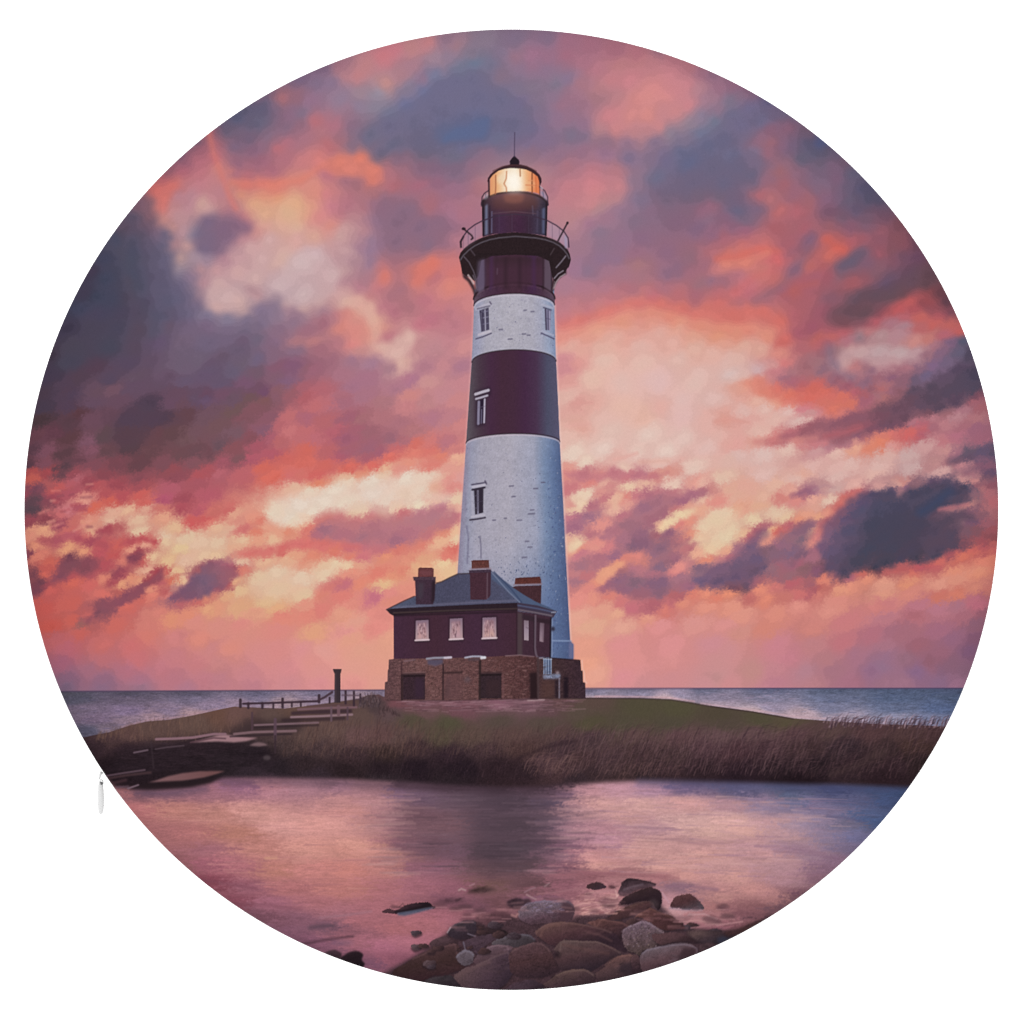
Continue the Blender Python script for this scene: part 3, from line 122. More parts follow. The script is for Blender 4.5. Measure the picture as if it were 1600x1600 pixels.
WOBX = WOBY = None
def mask(pts, feather=0.0, wob=0.0, S=3):
    """anti-aliased cover of a polygon -> (x0, y0, mask)"""
    p = np.array(pts, np.float32)
    g = int(4 + 3 * feather + 3 * wob)
    x0 = max(0, int(p[:, 0].min()) - g); x1 = min(W, int(p[:, 0].max()) + g + 1)
    y0 = max(0, int(p[:, 1].min()) - g); y1 = min(H, int(p[:, 1].max()) + g + 1)
    if x1 <= x0 + 1 or y1 <= y0 + 1:
        return 0, 0, np.zeros((1, 1), np.float32)
    hh, ww = (y1 - y0) * S, (x1 - x0)
    acc = np.zeros((hh, ww + 2), np.float32)
    rows = (np.arange(hh) + 0.5) / S + y0
    for i in range(len(p)):
        (ax, ay), (bx, by) = p[i - 1], p[i]
        if ay == by:
            continue
        s = 1.0 if by > ay else -1.0
        lo_, hi_ = min(ay, by), max(ay, by)
        r = np.nonzero((rows >= lo_) & (rows < hi_))[0]
        if not len(r):
            continue
        x = np.clip(ax + (rows[r] - ay) * (bx - ax) / (by - ay) - x0, 0, ww)
        ix = x.astype(int); fr = x - ix
        np.add.at(acc, (r, ix), s * (1 - fr)); np.add.at(acc, (r, ix + 1), s * fr)
    m = np.minimum(np.abs(np.cumsum(acc, 1))[:, :ww], 1.0).reshape(y1 - y0, S, ww).mean(1)
    if wob:
        ys = np.clip((YY[y0:y1, x0:x1] + wob * WOBY[y0:y1, x0:x1] - y0).astype(int), 0, y1 - y0 - 1)
        xs = np.clip((XX[y0:y1, x0:x1] + wob * WOBX[y0:y1, x0:x1] - x0).astype(int), 0, x1 - x0 - 1)
        m = m[ys, xs]
    if feather >= 0.8:
        m = blur1(m, feather)
    return x0, y0, m

def fill(pts, col, feather=0.0, alpha=1.0, smooth=False, wob=0.0, grad=None, tex=None, amt=0.0):
    """col: one hex or (hexA, hexB) with grad=((xa,ya),(xb,yb)); tex = noise that mottles the colour by amt"""
    if smooth:
        pts = spline(pts)
    x0, y0, m = mask(pts, feather, wob)
    h, w = m.shape
    if grad is not None:
        (xa, ya), (xb, yb) = grad
        t = ((XX[y0:y0 + h, x0:x0 + w] - xa) * (xb - xa) + (YY[y0:y0 + h, x0:x0 + w] - ya) * (yb - ya)) / ((xb - xa) ** 2 + (yb - ya) ** 2)
        t = np.clip(t, 0, 1)[..., None] * (len(col) - 1)
        cs = [hexc(c) for c in col]
        c = np.zeros((h, w, 3), np.float32)
        for k, ck in enumerate(cs):
            c += ck * np.clip(1 - np.abs(t - k), 0, 1)
    else:
        c = np.broadcast_to(hexc(col), (h, w, 3))
    if tex is not None:
        c = c * (1 + amt * tex[y0:y0 + h, x0:x0 + w, None])
    a = (m * alpha)[..., None]
    IMG[y0:y0 + h, x0:x0 + w] = IMG[y0:y0 + h, x0:x0 + w] * (1 - a) + c * a

def line(pts, wd, col, alpha=1.0, soft=0.7, taper=False):
    """a brush stroke along a polyline"""
    p = np.array(pts, np.float32); g = wd / 2 + soft + 2
    x0 = max(0, int(p[:, 0].min() - g)); x1 = min(W, int(p[:, 0].max() + g) + 2)
    y0 = max(0, int(p[:, 1].min() - g)); y1 = min(H, int(p[:, 1].max() + g) + 2)
    if x1 <= x0 or y1 <= y0:
        return
    X = XX[y0:y1, x0:x1] + 0.5; Y = YY[y0:y1, x0:x1] + 0.5
    best = np.full(X.shape, 1e9, np.float32)
    n = len(p) - 1
    for i in range(n):
        (ax, ay), (bx, by) = p[i], p[i + 1]
        dx, dy = bx - ax, by - ay
        t = np.clip(((X - ax) * dx + (Y - ay) * dy) / (dx * dx + dy * dy + 1e-9), 0, 1)
        d = np.hypot(X - ax - t * dx, Y - ay - t * dy)
        r = wd / 2 * (1 - (i + t) / n * 0.85) if taper else wd / 2
        best = np.minimum(best, d - r)
    a = (np.clip(0.5 - best / (2 * soft), 0, 1) * alpha)[..., None]
    c = hexc(col) if isinstance(col, str) else col
    IMG[y0:y1, x0:x1] = IMG[y0:y1, x0:x1] * (1 - a) + c * a

def dot(x, y, rx, ry, col, alpha=1.0, feather=0.0):
    fill([(x + rx * math.cos(k * math.pi / 8), y + ry * math.sin(k * math.pi / 8)) for k in range(16)], col, feather, alpha)

def arc(xl, yl, xm, ym, xr, yr, n=24):
    """flattened half ellipse from the left end over the middle to the right end"""
    o = []
    for k in range(n + 1):
        u = -math.cos(math.pi * k / n); x = (xl + xr) / 2 + u * (xr - xl) / 2
        base = yl + (yr - yl) * (u + 1) / 2
        o.append((x, base + (ym - (yl + yr) / 2) * math.sqrt(max(0, 1 - u * u))))
    return o

WOBX, WOBY = fbm(1, 2.6, lo=0.004), fbm(2, 2.6, lo=0.004)
N1, N2, FINE, GRAIN = fbm(3, 2.4, lo=0.003), fbm(4, 1.6, lo=0.01), fbm(5, 0.8, lo=0.03), fbm(6, 0.5, lo=0.06)
STREAK = fbm(8, 1.7, 5.0, 1.0, lo=0.012); RIPPLE = fbm(9, 1.2, 3.5, 1.0, lo=0.04)
# ---------------------------------------------------------------- the print: sky
TORN, TORN2 = fbm(31, 2.0, lo=0.015), fbm(32, 2.0, lo=0.015)
soft = field(SKY, 0, 40, 1600, 1090, p=1.7, eps=11.0, ang=-0.35, asp=1.2, wx=2.0 * WOBX, wy=2.0 * WOBY)
drawn = field(SKY, 0, 40, 1600, 1090, p=2.0, eps=6.0, ang=-0.33, asp=1.75, step=1, wx=2.0 * WOBX + 1.9 * TORN, wy=1.5 * WOBY + 1.5 * TORN2)
t = np.clip((YY[40:1090] - 480) / 160, 0, 1)[..., None]; t = np.maximum(t, np.clip((XX[40:1090] - 1220) / 160, 0, 1)[..., None] * np.clip((YY[40:1090] - 420) / 80, 0, 1)[..., None])
t = t * (1 - np.clip((YY[40:1090] - 975) / 50, 0, 1)[..., None])
t = t * (1 - np.exp(-(((XX[40:1090] - 1020) / 150) ** 4 + ((YY[40:1090] - 640) / 85) ** 4)))[..., None]
IMG[40:1090] = soft * (1 - t) + drawn * t
del soft, drawn

def cloud(col, f, a, xy, wob=0.0, grad=None):
    v = [float(t) for t in xy.split()]
    fill(list(zip(v[0::2], v[1::2])), col, f, a, smooth=True, wob=wob, grad=grad)

def wisp(col, wd, soft, a, xy, taper=False):
    v = [float(t) for t in xy.split()]
    line(list(zip(v[0::2], v[1::2])), wd, col, a, soft, taper)

# upper sky
cloud('6B6784', 5, .5, '560 215 575 195 600 180 630 165 660 145 685 125 712 112 735 105 760 115 770 130 800 148 825 170 838 200 825 215 790 212 760 222 720 230 690 240 650 235 610 240 575 232', 3)
cloud('5A688F', 3, .6, '688 222 705 205 735 195 758 180 765 195 755 210 725 220 700 225', 3)
cloud('6A6480', 6, .4, '1015 290 1030 250 1060 228 1090 215 1120 195 1150 178 1180 165 1195 180 1180 200 1165 225 1190 255 1180 285 1150 300 1110 300 1070 300 1035 305', 3)
cloud('D08488', 8, .35, '925 180 945 165 975 150 1000 125 1030 118 1070 125 1088 145 1085 175 1060 190 1030 200 1000 212 960 208 935 195', 3)
cloud('CB7F87', 8, .3, '865 300 885 282 915 268 950 265 975 280 972 300 950 315 915 325 885 320', 3)
cloud('DC7C6C', 3, .55, '500 255 530 243 570 240 595 255 605 270 590 287 575 275 550 275 520 272', 3)
cloud('775F7A', 5, .5, '305 385 303 365 315 350 328 338 350 342 375 345 390 355 378 368 362 380 350 395 335 400 318 402', 4)
cloud('55506A', 6, .3, '205 345 228 360 245 372 262 400 275 430 300 455 330 485 300 500 260 500 230 480 210 430 195 390', 4)
cloud('CFB3B4', 5, .45, '440 430 450 405 475 393 500 392 520 405 528 430 522 455 505 472 480 480 455 475 440 455', 2)
cloud('DCA99A', 3, .5, '535 470 560 465 580 478 592 500 595 520 580 525 575 505 560 490 540 482', 3); cloud('D9AFA5', 3, .55, '590 540 605 532 625 525 632 515 645 520 642 540 632 555 632 578 622 570 612 552', 3)
cloud('DA8A80', 4, .5, '525 498 545 488 565 492 575 510 580 530 560 535 545 520', 3); cloud('A87E88', 4, .45, '378 445 392 438 408 445 410 458 395 462', 3); cloud('85728A', 4, .5, '400 490 415 475 430 468 440 475 445 495 430 505 410 505', 3)
wisp('D4766E', 8, 4, .5, '326 205 334 240 345 270 356 300 368 325'); cloud('D6716A', 4, .5, '236 300 250 285 270 285 285 278 275 295 262 310 255 330 246 325', 3); wisp('DC7C6C', 10, 5, .5, '362 284 395 288 430 286 470 282 500 262')
cloud('DDA885', 6, .4, '385 318 420 305 460 305 480 320 475 345 440 350 410 345', 3)
cloud('D87467', 4, .55, '640 430 655 415 675 405 690 408 685 425 665 440 650 445', 3); cloud('D8796F', 4, .55, '588 425 598 415 608 420 606 435 594 445', 3); cloud('DC8478', 5, .4, '690 450 705 435 722 438 728 455 710 465 692 465', 3)
cloud('84657B', 6, .4, '592 335 615 320 645 330 690 345 705 360 690 380 655 395 620 395 595 385', 3); cloud('CDA6A4', 5, .5, '320 455 345 440 375 452 372 475 345 488 325 480', 3); wisp('4E4C60', 14, 9, .35, '205 380 212 420 220 450 225 480')
# the band of fire over the bright opening on the right
wisp('D8726A', 13, 7, .45, '880 508 915 498 950 486 985 475 1020 472 1050 478 1085 490 1120 492 1160 488 1195 488 1215 505 1225 525')
wisp('E2937C', 11, 6, .4, '900 520 940 505 985 492 1020 488 1055 496 1095 508 1140 512 1180 512 1200 530')
wisp('D3685E', 9, 5, .5, '1120 405 1150 402 1185 388 1215 392'); wisp('DB8070', 9, 5, .5, '1130 412 1165 410 1200 395')
wisp('C9686A', 10, 6, .45, '1150 455 1180 432 1205 425'); wisp('7A5E74', 14, 8, .4, '1180 470 1215 450 1245 420 1262 390')
wisp('B7605F', 8, 5, .45, '1225 462 1250 448 1275 442'); wisp('7C5A72', 12, 7, .35, '1230 400 1255 385 1268 368')
wisp('D56459', 10, 6, .5, '1290 372 1305 385 1318 392'); wisp('655A70', 12, 7, .45, '1312 418 1335 405 1350 395')
cloud('664C58', 5, .5, '1290 490 1320 470 1355 455 1390 440 1430 420 1470 412 1485 440 1450 448 1410 458 1380 475 1355 495 1325 508 1300 510', 3)
wisp('B8585C', 12, 7, .4, '1385 492 1415 475 1440 462 1460 475'); wisp('C2625F', 10, 6, .35, '1430 495 1465 503 1500 517')
cloud('BE9A9E', 4, .55, '1310 560 1320 548 1345 542 1370 538 1400 545 1430 548 1420 560 1395 566 1370 572 1350 565 1335 562 1325 578 1315 572', 3)
wisp('7A6880', 12, 7, .4, '1295 540 1298 560 1310 580 1330 590')
# streaks on the right
cloud(('DE8C78', 'D3685E', 'D07064'), 4, .6, '1158 598 1185 594 1215 602 1245 605 1268 594 1285 600 1300 612 1325 622 1335 632 1315 640 1300 648 1280 640 1255 632 1225 628 1195 620 1172 610', 3, ((1160, 600), (1330, 640)))
cloud(('A4646E', '7A5060', '544A5E'), 4, .55, '1180 690 1212 683 1240 675 1270 660 1310 655 1345 645 1380 632 1430 610 1480 590 1530 575 1533 600 1500 630 1450 645 1400 662 1360 680 1320 690 1280 706 1300 692 1260 685 1230 690', 3, ((1200, 690), (1520, 590)))
wisp('B56068', 7, 5, .5, '1290 682 1320 676 1345 668'); wisp('D08480', 5, 4, .5, '1180 690 1230 688 1275 684')
wisp('C77B80', 5, 4, .5, '1250 700 1290 692'); wisp('D97D68', 9, 5, .5, '1352 702 1372 694 1390 684'); wisp('CB6866', 7, 5, .45, '1395 682 1420 675 1445 669')
wisp('6A5468', 9, 5, .55, '1485 722 1510 712 1535 706 1556 705'); wisp('7A566A', 9, 6, .45, '1510 738 1535 728 1556 725'); wisp('8A5A6A', 6, 5, .4, '1520 760 1558 752')
wisp('D8978C', 8, 4, .6, '1118 659 1140 656 1170 660', True); wisp('D89A92', 5, 3, .6, '895 630 925 629'); wisp('DFA69C', 4, 3, .6, '960 718 978 714 995 708')
wisp('E0A8A0', 5, 4, .4, '885 665 920 662'); wisp('DFA898', 5, 4, .4, '1000 722 1045 720')
wisp('A06A7C', 7, 3.5, .7, '1238 775 1255 769 1275 763', False); wisp('B98A8E', 4, 3, .6, '1272 765 1288 758 1305 762', True); wisp('D5877E', 8, 5, .4, '1215 780 1240 775')
# the dark cloud low on the right
cloud(('CC6E66', 'B5666A'), 3, .55, '1280 830 1292 805 1305 785 1325 768 1345 765 1340 775 1318 790 1300 815 1288 840', 3, ((1340, 765), (1285, 835)))
cloud(('665474', '474459', '4A4356', '5A485A'), 3, .62, '1288 820 1300 805 1315 790 1332 776 1352 772 1375 769 1395 769 1412 763 1435 757 1460 753 1480 752 1503 755 1514 762 1520 768 1512 778 1490 787 1468 792 1485 799 1510 802 1518 812 1502 822 1498 840 1486 854 1478 863 1462 868 1440 872 1420 876 1400 885 1380 890 1360 889 1345 885 1335 892 1325 900 1305 900 1290 892 1284 878 1282 860 1284 840', 4, ((1300, 790), (1500, 850)))
wisp('3F4866', 12, 8, .6, '1440 800 1465 782 1485 768'); wisp('9F6570', 5, 3, .7, '1468 796 1490 792 1512 788'); wisp('C0605E', 6, 4, .45, '1400 893 1440 886 1475 872 1500 862')
wisp('D0705F', 5, 4, .4, '1490 880 1515 866 1550 862'); wisp('DA8C78', 12, 8, .3, '1330 915 1400 905 1480 896 1540 885')
# clouds right of the tower
cloud('C47A82', 2.5, .6, '884 735 905 733 925 740 945 738 960 733 980 740 1000 735 1020 742 1045 737 1035 745 1010 752 985 750 960 752 930 752 905 748', 3)
cloud('A26C7C', 4, .5, '985 800 1000 778 1030 768 1050 776 1085 770 1105 764 1098 776 1070 788 1045 800 1025 822 1005 848 985 850 975 830', 4)
cloud('E4C4A0', 3, .7, '1030 825 1045 812 1065 800 1090 795 1075 808 1055 818 1040 828', 2)
cloud('E2C6A4', 6, .4, '1088 835 1100 815 1130 800 1160 795 1150 815 1150 840 1130 855 1105 855', 3)
cloud('755872', 4, .58, '1088 905 1110 885 1140 870 1155 850 1170 835 1182 824 1195 824 1200 836 1188 850 1195 880 1185 905 1170 922 1145 920 1110 922', 4)
cloud('856276', 4, .5, '1200 870 1215 845 1230 826 1250 820 1268 820 1266 840 1258 860 1250 880 1220 885', 4)
cloud('8C647A', 5, .4, '945 915 975 895 1010 900 1040 895 1045 920 1010 935 970 930', 4)
cloud('8E6078', 5, .45, '980 852 995 835 1015 830 1020 845 1005 858', 3)
for c, g in (('E4C0A2', '886 862 892 846 905 838 906 850 895 860'), ('E4C2AA', '895 775 915 765 925 768 912 785 903 795 897 785'), ('E2AE98', '955 785 962 775 972 775 968 790 958 800'), ('E29A80', '930 905 948 890 968 880 972 886 950 900 938 912'), ('DB8A84', '1048 892 1060 880 1076 874 1072 884 1058 894')):
    cloud(c, 2.5, .75, g, 2)
# clouds low on the left
cloud('E2CCBA', 5, .5, '415 800 430 785 460 768 500 758 540 750 580 745 620 742 680 738 690 745 665 760 690 770 710 775 680 790 640 790 600 800 570 795 540 805 500 812 470 820 440 818 420 812', 3)
cloud('B0727E', 4, .45, '490 838 510 822 540 815 575 810 600 800 640 805 690 795 715 800 712 820 680 832 650 842 610 848 570 852 530 848 500 845', 4)
wisp('D4706C', 9, 5, .5, '378 866 410 860 450 852 490 848 560 855'); wisp('D66E64', 10, 6, .4, '420 745 470 720 500 728 560 732 620 712 680 702')
cloud('E0C0A4', 6, .4, '395 905 420 890 460 885 500 882 540 885 530 898 505 915 490 930 450 935 410 935 385 925', 3)
cloud(('8A5468', '785A70', 'A4606A'), 2.4, .75, '263 936 275 922 292 905 310 890 330 882 345 880 352 886 368 886 376 893 374 902 362 905 355 915 340 925 325 932 300 940 280 944', 4, ((270, 940), (370, 890)))
cloud('90505C', 2.4, .68, '132 978 150 955 175 940 190 925 215 915 235 900 250 885 258 892 240 908 222 922 205 935 185 945 165 958 150 966', 4)
cloud('884C58', 3, .62, '86 895 95 880 115 872 145 868 165 872 160 885 140 895 115 895 95 902', 4)
cloud('8A4856', 3, .6, '200 878 206 866 216 860 220 868 212 880', 3); wisp('B05A60', 6, 4, .55, '65 848 90 840 115 834'); wisp('AE525C', 8, 4, .5, '120 841 140 846 168 853')
cloud('AE525A', 2, .7, '150 828 165 820 174 818 176 834 165 832', 3); wisp('B9565C', 6, 3, .55, '188 852 205 845 222 842 245 848'); wisp('A8505A', 6, 4, .5, '172 915 182 900 196 890 206 880')
cloud('604650', 4, .5, '44 800 52 782 62 775 70 785 68 800 55 808', 4); cloud('7A4450', 4, .5, '46 905 58 905 66 915 56 928 50 920', 3)
for k in range(26):      # small torn wisps among the reddish clouds at the left edge
    x = 60 + 100 * rng.random(); y = 755 + 75 * rng.random(); l = 5 + 12 * rng.random()
    wisp(('CF7A74', 'B5565C', '94505A', 'DA8F80')[k % 4], 2.5 + 2 * rng.random(), 2.0, .45, f'{x} {y} {x + l} {y - l * .5 * rng.random()}')
# dark folds of the big cloud on the left
cloud('50404F', 6, .35, '180 660 205 645 240 632 275 640 285 655 250 668 225 690 195 700 175 685', 4)
cloud('6C5C72', 5, .3, '268 580 275 540 295 525 330 520 345 535 325 555 300 572', 3); cloud('66546A', 5, .35, '300 580 330 562 360 545 385 530 388 548 372 575 350 592 318 600', 3)
cloud('414258', 7, .35, '150 500 158 460 170 420 185 395 195 420 192 460 180 490', 3); cloud('4A4558', 6, .3, '100 560 130 535 170 525 200 545 190 560 140 572', 3)
cloud('D2685E', 5, .4, '420 735 445 715 470 698 490 712 520 720 500 735 460 742', 3); cloud('BC6A6E', 6, .3, '425 690 440 660 462 650 485 668 480 690 450 700', 3)
cloud('9E626E', 6, .35, '525 700 535 675 565 660 595 670 620 682 600 705 565 722', 3)
# slight tonal steps, as the inks of the print show them
sky = IMG[40:1090]
for c in range(3):
    b_ = blur1(sky[..., c], 2); k_ = np.clip((YY[40:1090] - 520) / 120, 0, 1); sky[..., c] = b_ * (1 - k_) + sky[..., c] * k_
grey = sky @ np.array([.30, .55, .15], np.float32)
sky[:] = grey[..., None] + (sky - grey[..., None]) * 0.94
for r_, k_ in ((14, .22), (5, .18)):
    for c in range(3):
        sky[..., c] = np.clip(sky[..., c] + k_ * (sky[..., c] - blur1(sky[..., c], r_)), .1, .93)
grey = sky @ np.array([.30, .55, .15], np.float32)
g = np.maximum(grey, 1e-3)[..., None]; st = 0.026
q = g / st + 0.10 * N1[40:1090, :, None]; fq = q - np.floor(q)
fs = np.clip((fq - 0.5) * 4.0 + 0.5, 0, 1)
IMG[40:1090] *= 1 + 0.8 * ((np.floor(q) + fs - q) * st / g)
IMG[40:1090] *= (1 + (0.004 * N1 + 0.004 * GRAIN)[40:1090, :, None])
# ---------------------------------------------------------------- the print: sea, shore, water
sea = field(SEA, 0, 1070, 1600, 1160, p=2.0, eps=4.0, asp=3.0)
gs_ = sea.mean(2, keepdims=True); sea = gs_ + (sea - gs_) * .78
sea = sea * (1 + (0.055 * RIPPLE + 0.03 * STREAK)[1070:1160, :, None])
hor = 1080 - 5.0 * np.clip((XX[0] - 90) / 1100, 0, 1)
m = np.clip(YY[1070:1160] - hor[None] + 0.5, 0, 1)[..., None]
IMG[1070:1160] = IMG[1070:1160] * (1 - m) + sea * m
line([(90, 1080.5), (600, 1078.3)], 2.2, '4C4058', .8, 1.0); line([(900, 1075.8), (1520, 1075.6)], 2.2, '4A4260', .8, 1.0)
for k in range(500):
    x = rng.uniform(95, 590) if k % 2 else rng.uniform(915, 1500)
    y = rng.uniform(1084, 1140) if k % 2 else rng.uniform(1080, 1132)
    line([(x, y), (x + rng.uniform(3, 12), y + rng.uniform(-.5, .5))], 1.0, ('B59AB0', '5A4E68', 'A0869E', '60587A')[k % 4] if x < 1250 else ('8088A6', '46527A', '6E7698')[k % 3], .35, .7)

# still water in front
wat = field(WATER, 0, 1205, 1600, 1560, p=1.8, eps=7.0, asp=2.6, wx=10 * STREAK + 3 * N1, wy=1.6 * STREAK)
wat = wat * (1 + (0.030 * STREAK + 0.014 * RIPPLE + 0.006 * GRAIN)[1205:1560, :, None])
IMG[1205:1560] = wat
for xy, c, f, al in (('630 1240 700 1232 800 1230 880 1236 885 1262 870 1290 880 1318 862 1345 830 1362 780 1362 740 1348 690 1340 640 1345 618 1325 612 1295 622 1265', '5A4650', 14, .40), ('730 1240 800 1236 868 1240 860 1275 866 1310 850 1338 800 1350 752 1340 735 1300 742 1270', '453843', 14, .45)):
    cloud(c, f, al, xy, 6)
for k in range(170):     # the reflection breaks up sideways
    y = rng.uniform(1240, 1368); e = 618 + 10 * math.sin(y / 9) if k % 2 else 886 - 8 * math.sin(y / 7) - max(0, y - 1330)
    l = rng.uniform(14, 60); x = e - l * rng.random()
    line([(x, y), (x + l / 2, y + rng.uniform(-.6, .6)), (x + l, y)], rng.uniform(1.2, 3), (('6E505C', 'B48A8A', '7A5862', 'C09492') if k % 2 else ('5E4854', 'B88C94', '6A5060', 'C89C9C'))[int(rng.integers(4))], .28, 1.8)
for k in range(120):
    x = rng.uniform(630, 850); y = rng.uniform(1236, 1365); l = rng.uniform(15, 60)
    line([(x, y), (x + l, y + rng.uniform(-.8, .8))], rng.uniform(1, 2.2), ('7A626C', '3C3038', '6E5864', '463842')[k % 4], .25, 1.6)
for k in range(900):
    x = rng.uniform(180, 1400); y = 1228 + 190 * rng.random() ** 1.2; l = rng.uniform(8, 42)
    base = IMG[min(int(y), H - 1), min(int(x), W - 1)]
    f = rng.choice([0.86, 0.90, 1.08, 1.12]) if 600 < x < 900 or x > 900 else rng.choice([0.93, 1.05])
    line([(x, y), (x + l * .5, y + rng.uniform(-1, 1)), (x + l, y + rng.uniform(-1.5, 1.5))], rng.uniform(.8, 1.8), np.clip(base * f, 0, 1), .4, 1.3)
for a, b, w_, c, al in (((1000, 1308), (1110, 1322), 2.5, '9A7078', .5), ((860, 1322), (930, 1326), 3, '6E4C5E', .6), ((930, 1366), (1060, 1372), 5, '8E5C64', .5), ((1040, 1384), (1120, 1390), 5, '8A6474', .6), ((860, 1368), (960, 1364), 4, '94606A', .5), ((1180, 1322), (1290, 1334), 3, '8E6A80', .5), ((1210, 1330), (1310, 1342), 3, '7E5C74', .4), ((960, 1290), (1040, 1297), 3, 'A07A88', .5), ((1040, 1310), (1130, 1318), 2.5, 'A07880', .5), ((280, 1372), (400, 1388), 5, '7E4A58', .45), ((300, 1330), (380, 1326), 3, '905A66', .4), ((360, 1412), (470, 1420), 6, '7A4A58', .35), ((1290, 1275), (1350, 1284), 3, '5A5474', .5), ((1110, 1255), (1170, 1262), 3, 'A08090', .4), ((910, 1258), (950, 1262), 2, 'A87880', .4)):
    line([a, ((a[0] + b[0]) / 2, (a[1] + b[1]) / 2 - 2), b], w_, c, al, 2.0)
line([(415, 1341), (432, 1340)], 4, 'D8A284', .6, 2)
for k in range(110):
    x = rng.uniform(930, 1300); y = 1240 + 130 * rng.random(); l = 18 + 60 * rng.random()
    if x + l < 1420 - (y - 1230) * 1.05:
        line([(x, y), (x + l * .5, y + rng.uniform(-.5, 1.5)), (x + l, y + rng.uniform(.5, 3))], rng.uniform(1.2, 2.6), ('A27C88', '94708A', 'B48C92', 'D8ACA6')[k % 4], .38, 1.1, True)
for k in range(70):
    x = rng.uniform(230, 560); y = 1245 + 150 * rng.random(); l = 14 + 50 * rng.random()
    if x > 190 + (y - 1240) * 1.1:
        line([(x, y), (x + l, y + rng.uniform(-1, 1))], rng.uniform(1, 2.2), ('A06A70', 'D49C92', '96626C')[k % 3], .32, 1.1, True)
for k in range(60):
    x = 905 + rng.random() * 330; y = 1245 + rng.random() * 110; l = 20 + 50 * rng.random()
    line([(x, y), (x + l, y + rng.uniform(-2, 2))], rng.uniform(1.5, 3.5), 'D6A49E', .25, 1.6)

# land: low bank on the left, mound with the tower, reeds to the right
LAND_ = LAND
land = field(LAND_, 0, 1080, 1600, 1245, p=2.0, eps=5.0, asp=1.6, wx=3 * WOBX, wy=1.5 * WOBY)
calm = np.clip((YY[1080:1245] - 1128) / 40, 0.25, 1)[..., None]
land = land * (1 + (0.07 * FINE + 0.03 * GRAIN)[1080:1245, :, None] * calm)
land = land * (1 - 0.16 * np.clip((YY[1080:1245] - 1150) / 40, 0, 1))[..., None]
top = [(118, 1157), (127, 1153), (150, 1148), (171, 1144), (204, 1133), (231, 1127), (261, 1125), (301, 1118), (350, 1107), (366, 1104), (410, 1106), (445, 1107), (480, 1103), (524, 1097), (560, 1092), (575, 1086), (592, 1085), (604, 1091), (914, 1090), (1000, 1090.5), (1049, 1092.5), (1080, 1097), (1112, 1103), (1176, 1111.5), (1240, 1122.5), (1287, 1126), (1365, 1131), (1447, 1133.5), (1490, 1136)]
bot = [(1520, 1160), (1420, 1231), (1380, 1229), (1302, 1226), (1250, 1226.5), (1180, 1224), (1075, 1222), (1000, 1220), (950, 1222), (890, 1226), (850, 1230), (790, 1231), (720, 1228), (650, 1223), (600, 1221), (550, 1218), (470, 1217), (400, 1216), (350, 1216), (325, 1224), (290, 1231), (230, 1233), (180, 1230), (150, 1200)]
x0, y0, m = mask(top + bot, 0)
m2 = blur1(m, 3); edge = (YY[y0:y0 + m.shape[0], x0:x0 + m.shape[1]] > 1195)
m = np.where(edge, np.maximum(m2, 0), m)[..., None]
yy = np.clip(np.arange(y0, y0 + m.shape[0]), 1080, 1244) - 1080
IMG[y0:y0 + m.shape[0], x0:x0 + m.shape[1]] = IMG[y0:y0 + m.shape[0], x0:x0 + m.shape[1]] * (1 - m) + land[yy, x0:x0 + m.shape[1]] * m
# dim reflection under the bank
for xy, c, al in (([(1000, 1222), (1080, 1224), (1180, 1228), (1300, 1231), (1420, 1235)], '46486A', .45), ([(620, 1228), (700, 1233), (780, 1236), (860, 1234), (890, 1230)], '40303A', .6), ([(350, 1222), (420, 1222), (520, 1224), (610, 1228)], '4E3C4A', .5), ([(215, 1238), (260, 1240), (320, 1233)], '55445A', .55)):
    line(xy, 9, c, al, 6)
line([(930, 1088), (1000, 1088.6), (1045, 1090), (1085, 1096)], 2, 'D0A0A4', .6, 1); line([(1095, 1099), (1176, 1109), (1240, 1119.5), (1290, 1123)], 2.2, 'C8A4AC', .6, 1.2)
line([(914, 1091), (1000, 1091.5), (1049, 1093.5), (1112, 1104), (1176, 1112.5), (1240, 1123.5)], 1.8, '3A2A2E', .7, .9)
line([(190, 1136), (231, 1125), (261, 1123), (301, 1116), (340, 1107)], 1.8, 'B08890', .45, 1)

TX = [p_[0] for p_ in top]; TY = [p_[1] for p_ in top]
def grass(n, xr, yr, lean, ln, cols, al, wd=(0.7, 1.5), free=False):
    for _ in range(n):
        x = rng.uniform(*xr); y = rng.uniform(*yr)
        if not free:
            y = max(y, float(np.interp(x, TX, TY)) + rng.uniform(3, 9))
        l = rng.uniform(*ln); a = lean + rng.normal(0, .22)
        line([(x, y), (x + .5 * l * math.sin(a * .6), y - .55 * l), (x + l * math.sin(a), y - l * math.cos(a))], rng.uniform(*wd), cols[int(rng.integers(len(cols)))], al * rng.uniform(.5, 1), .7, True)

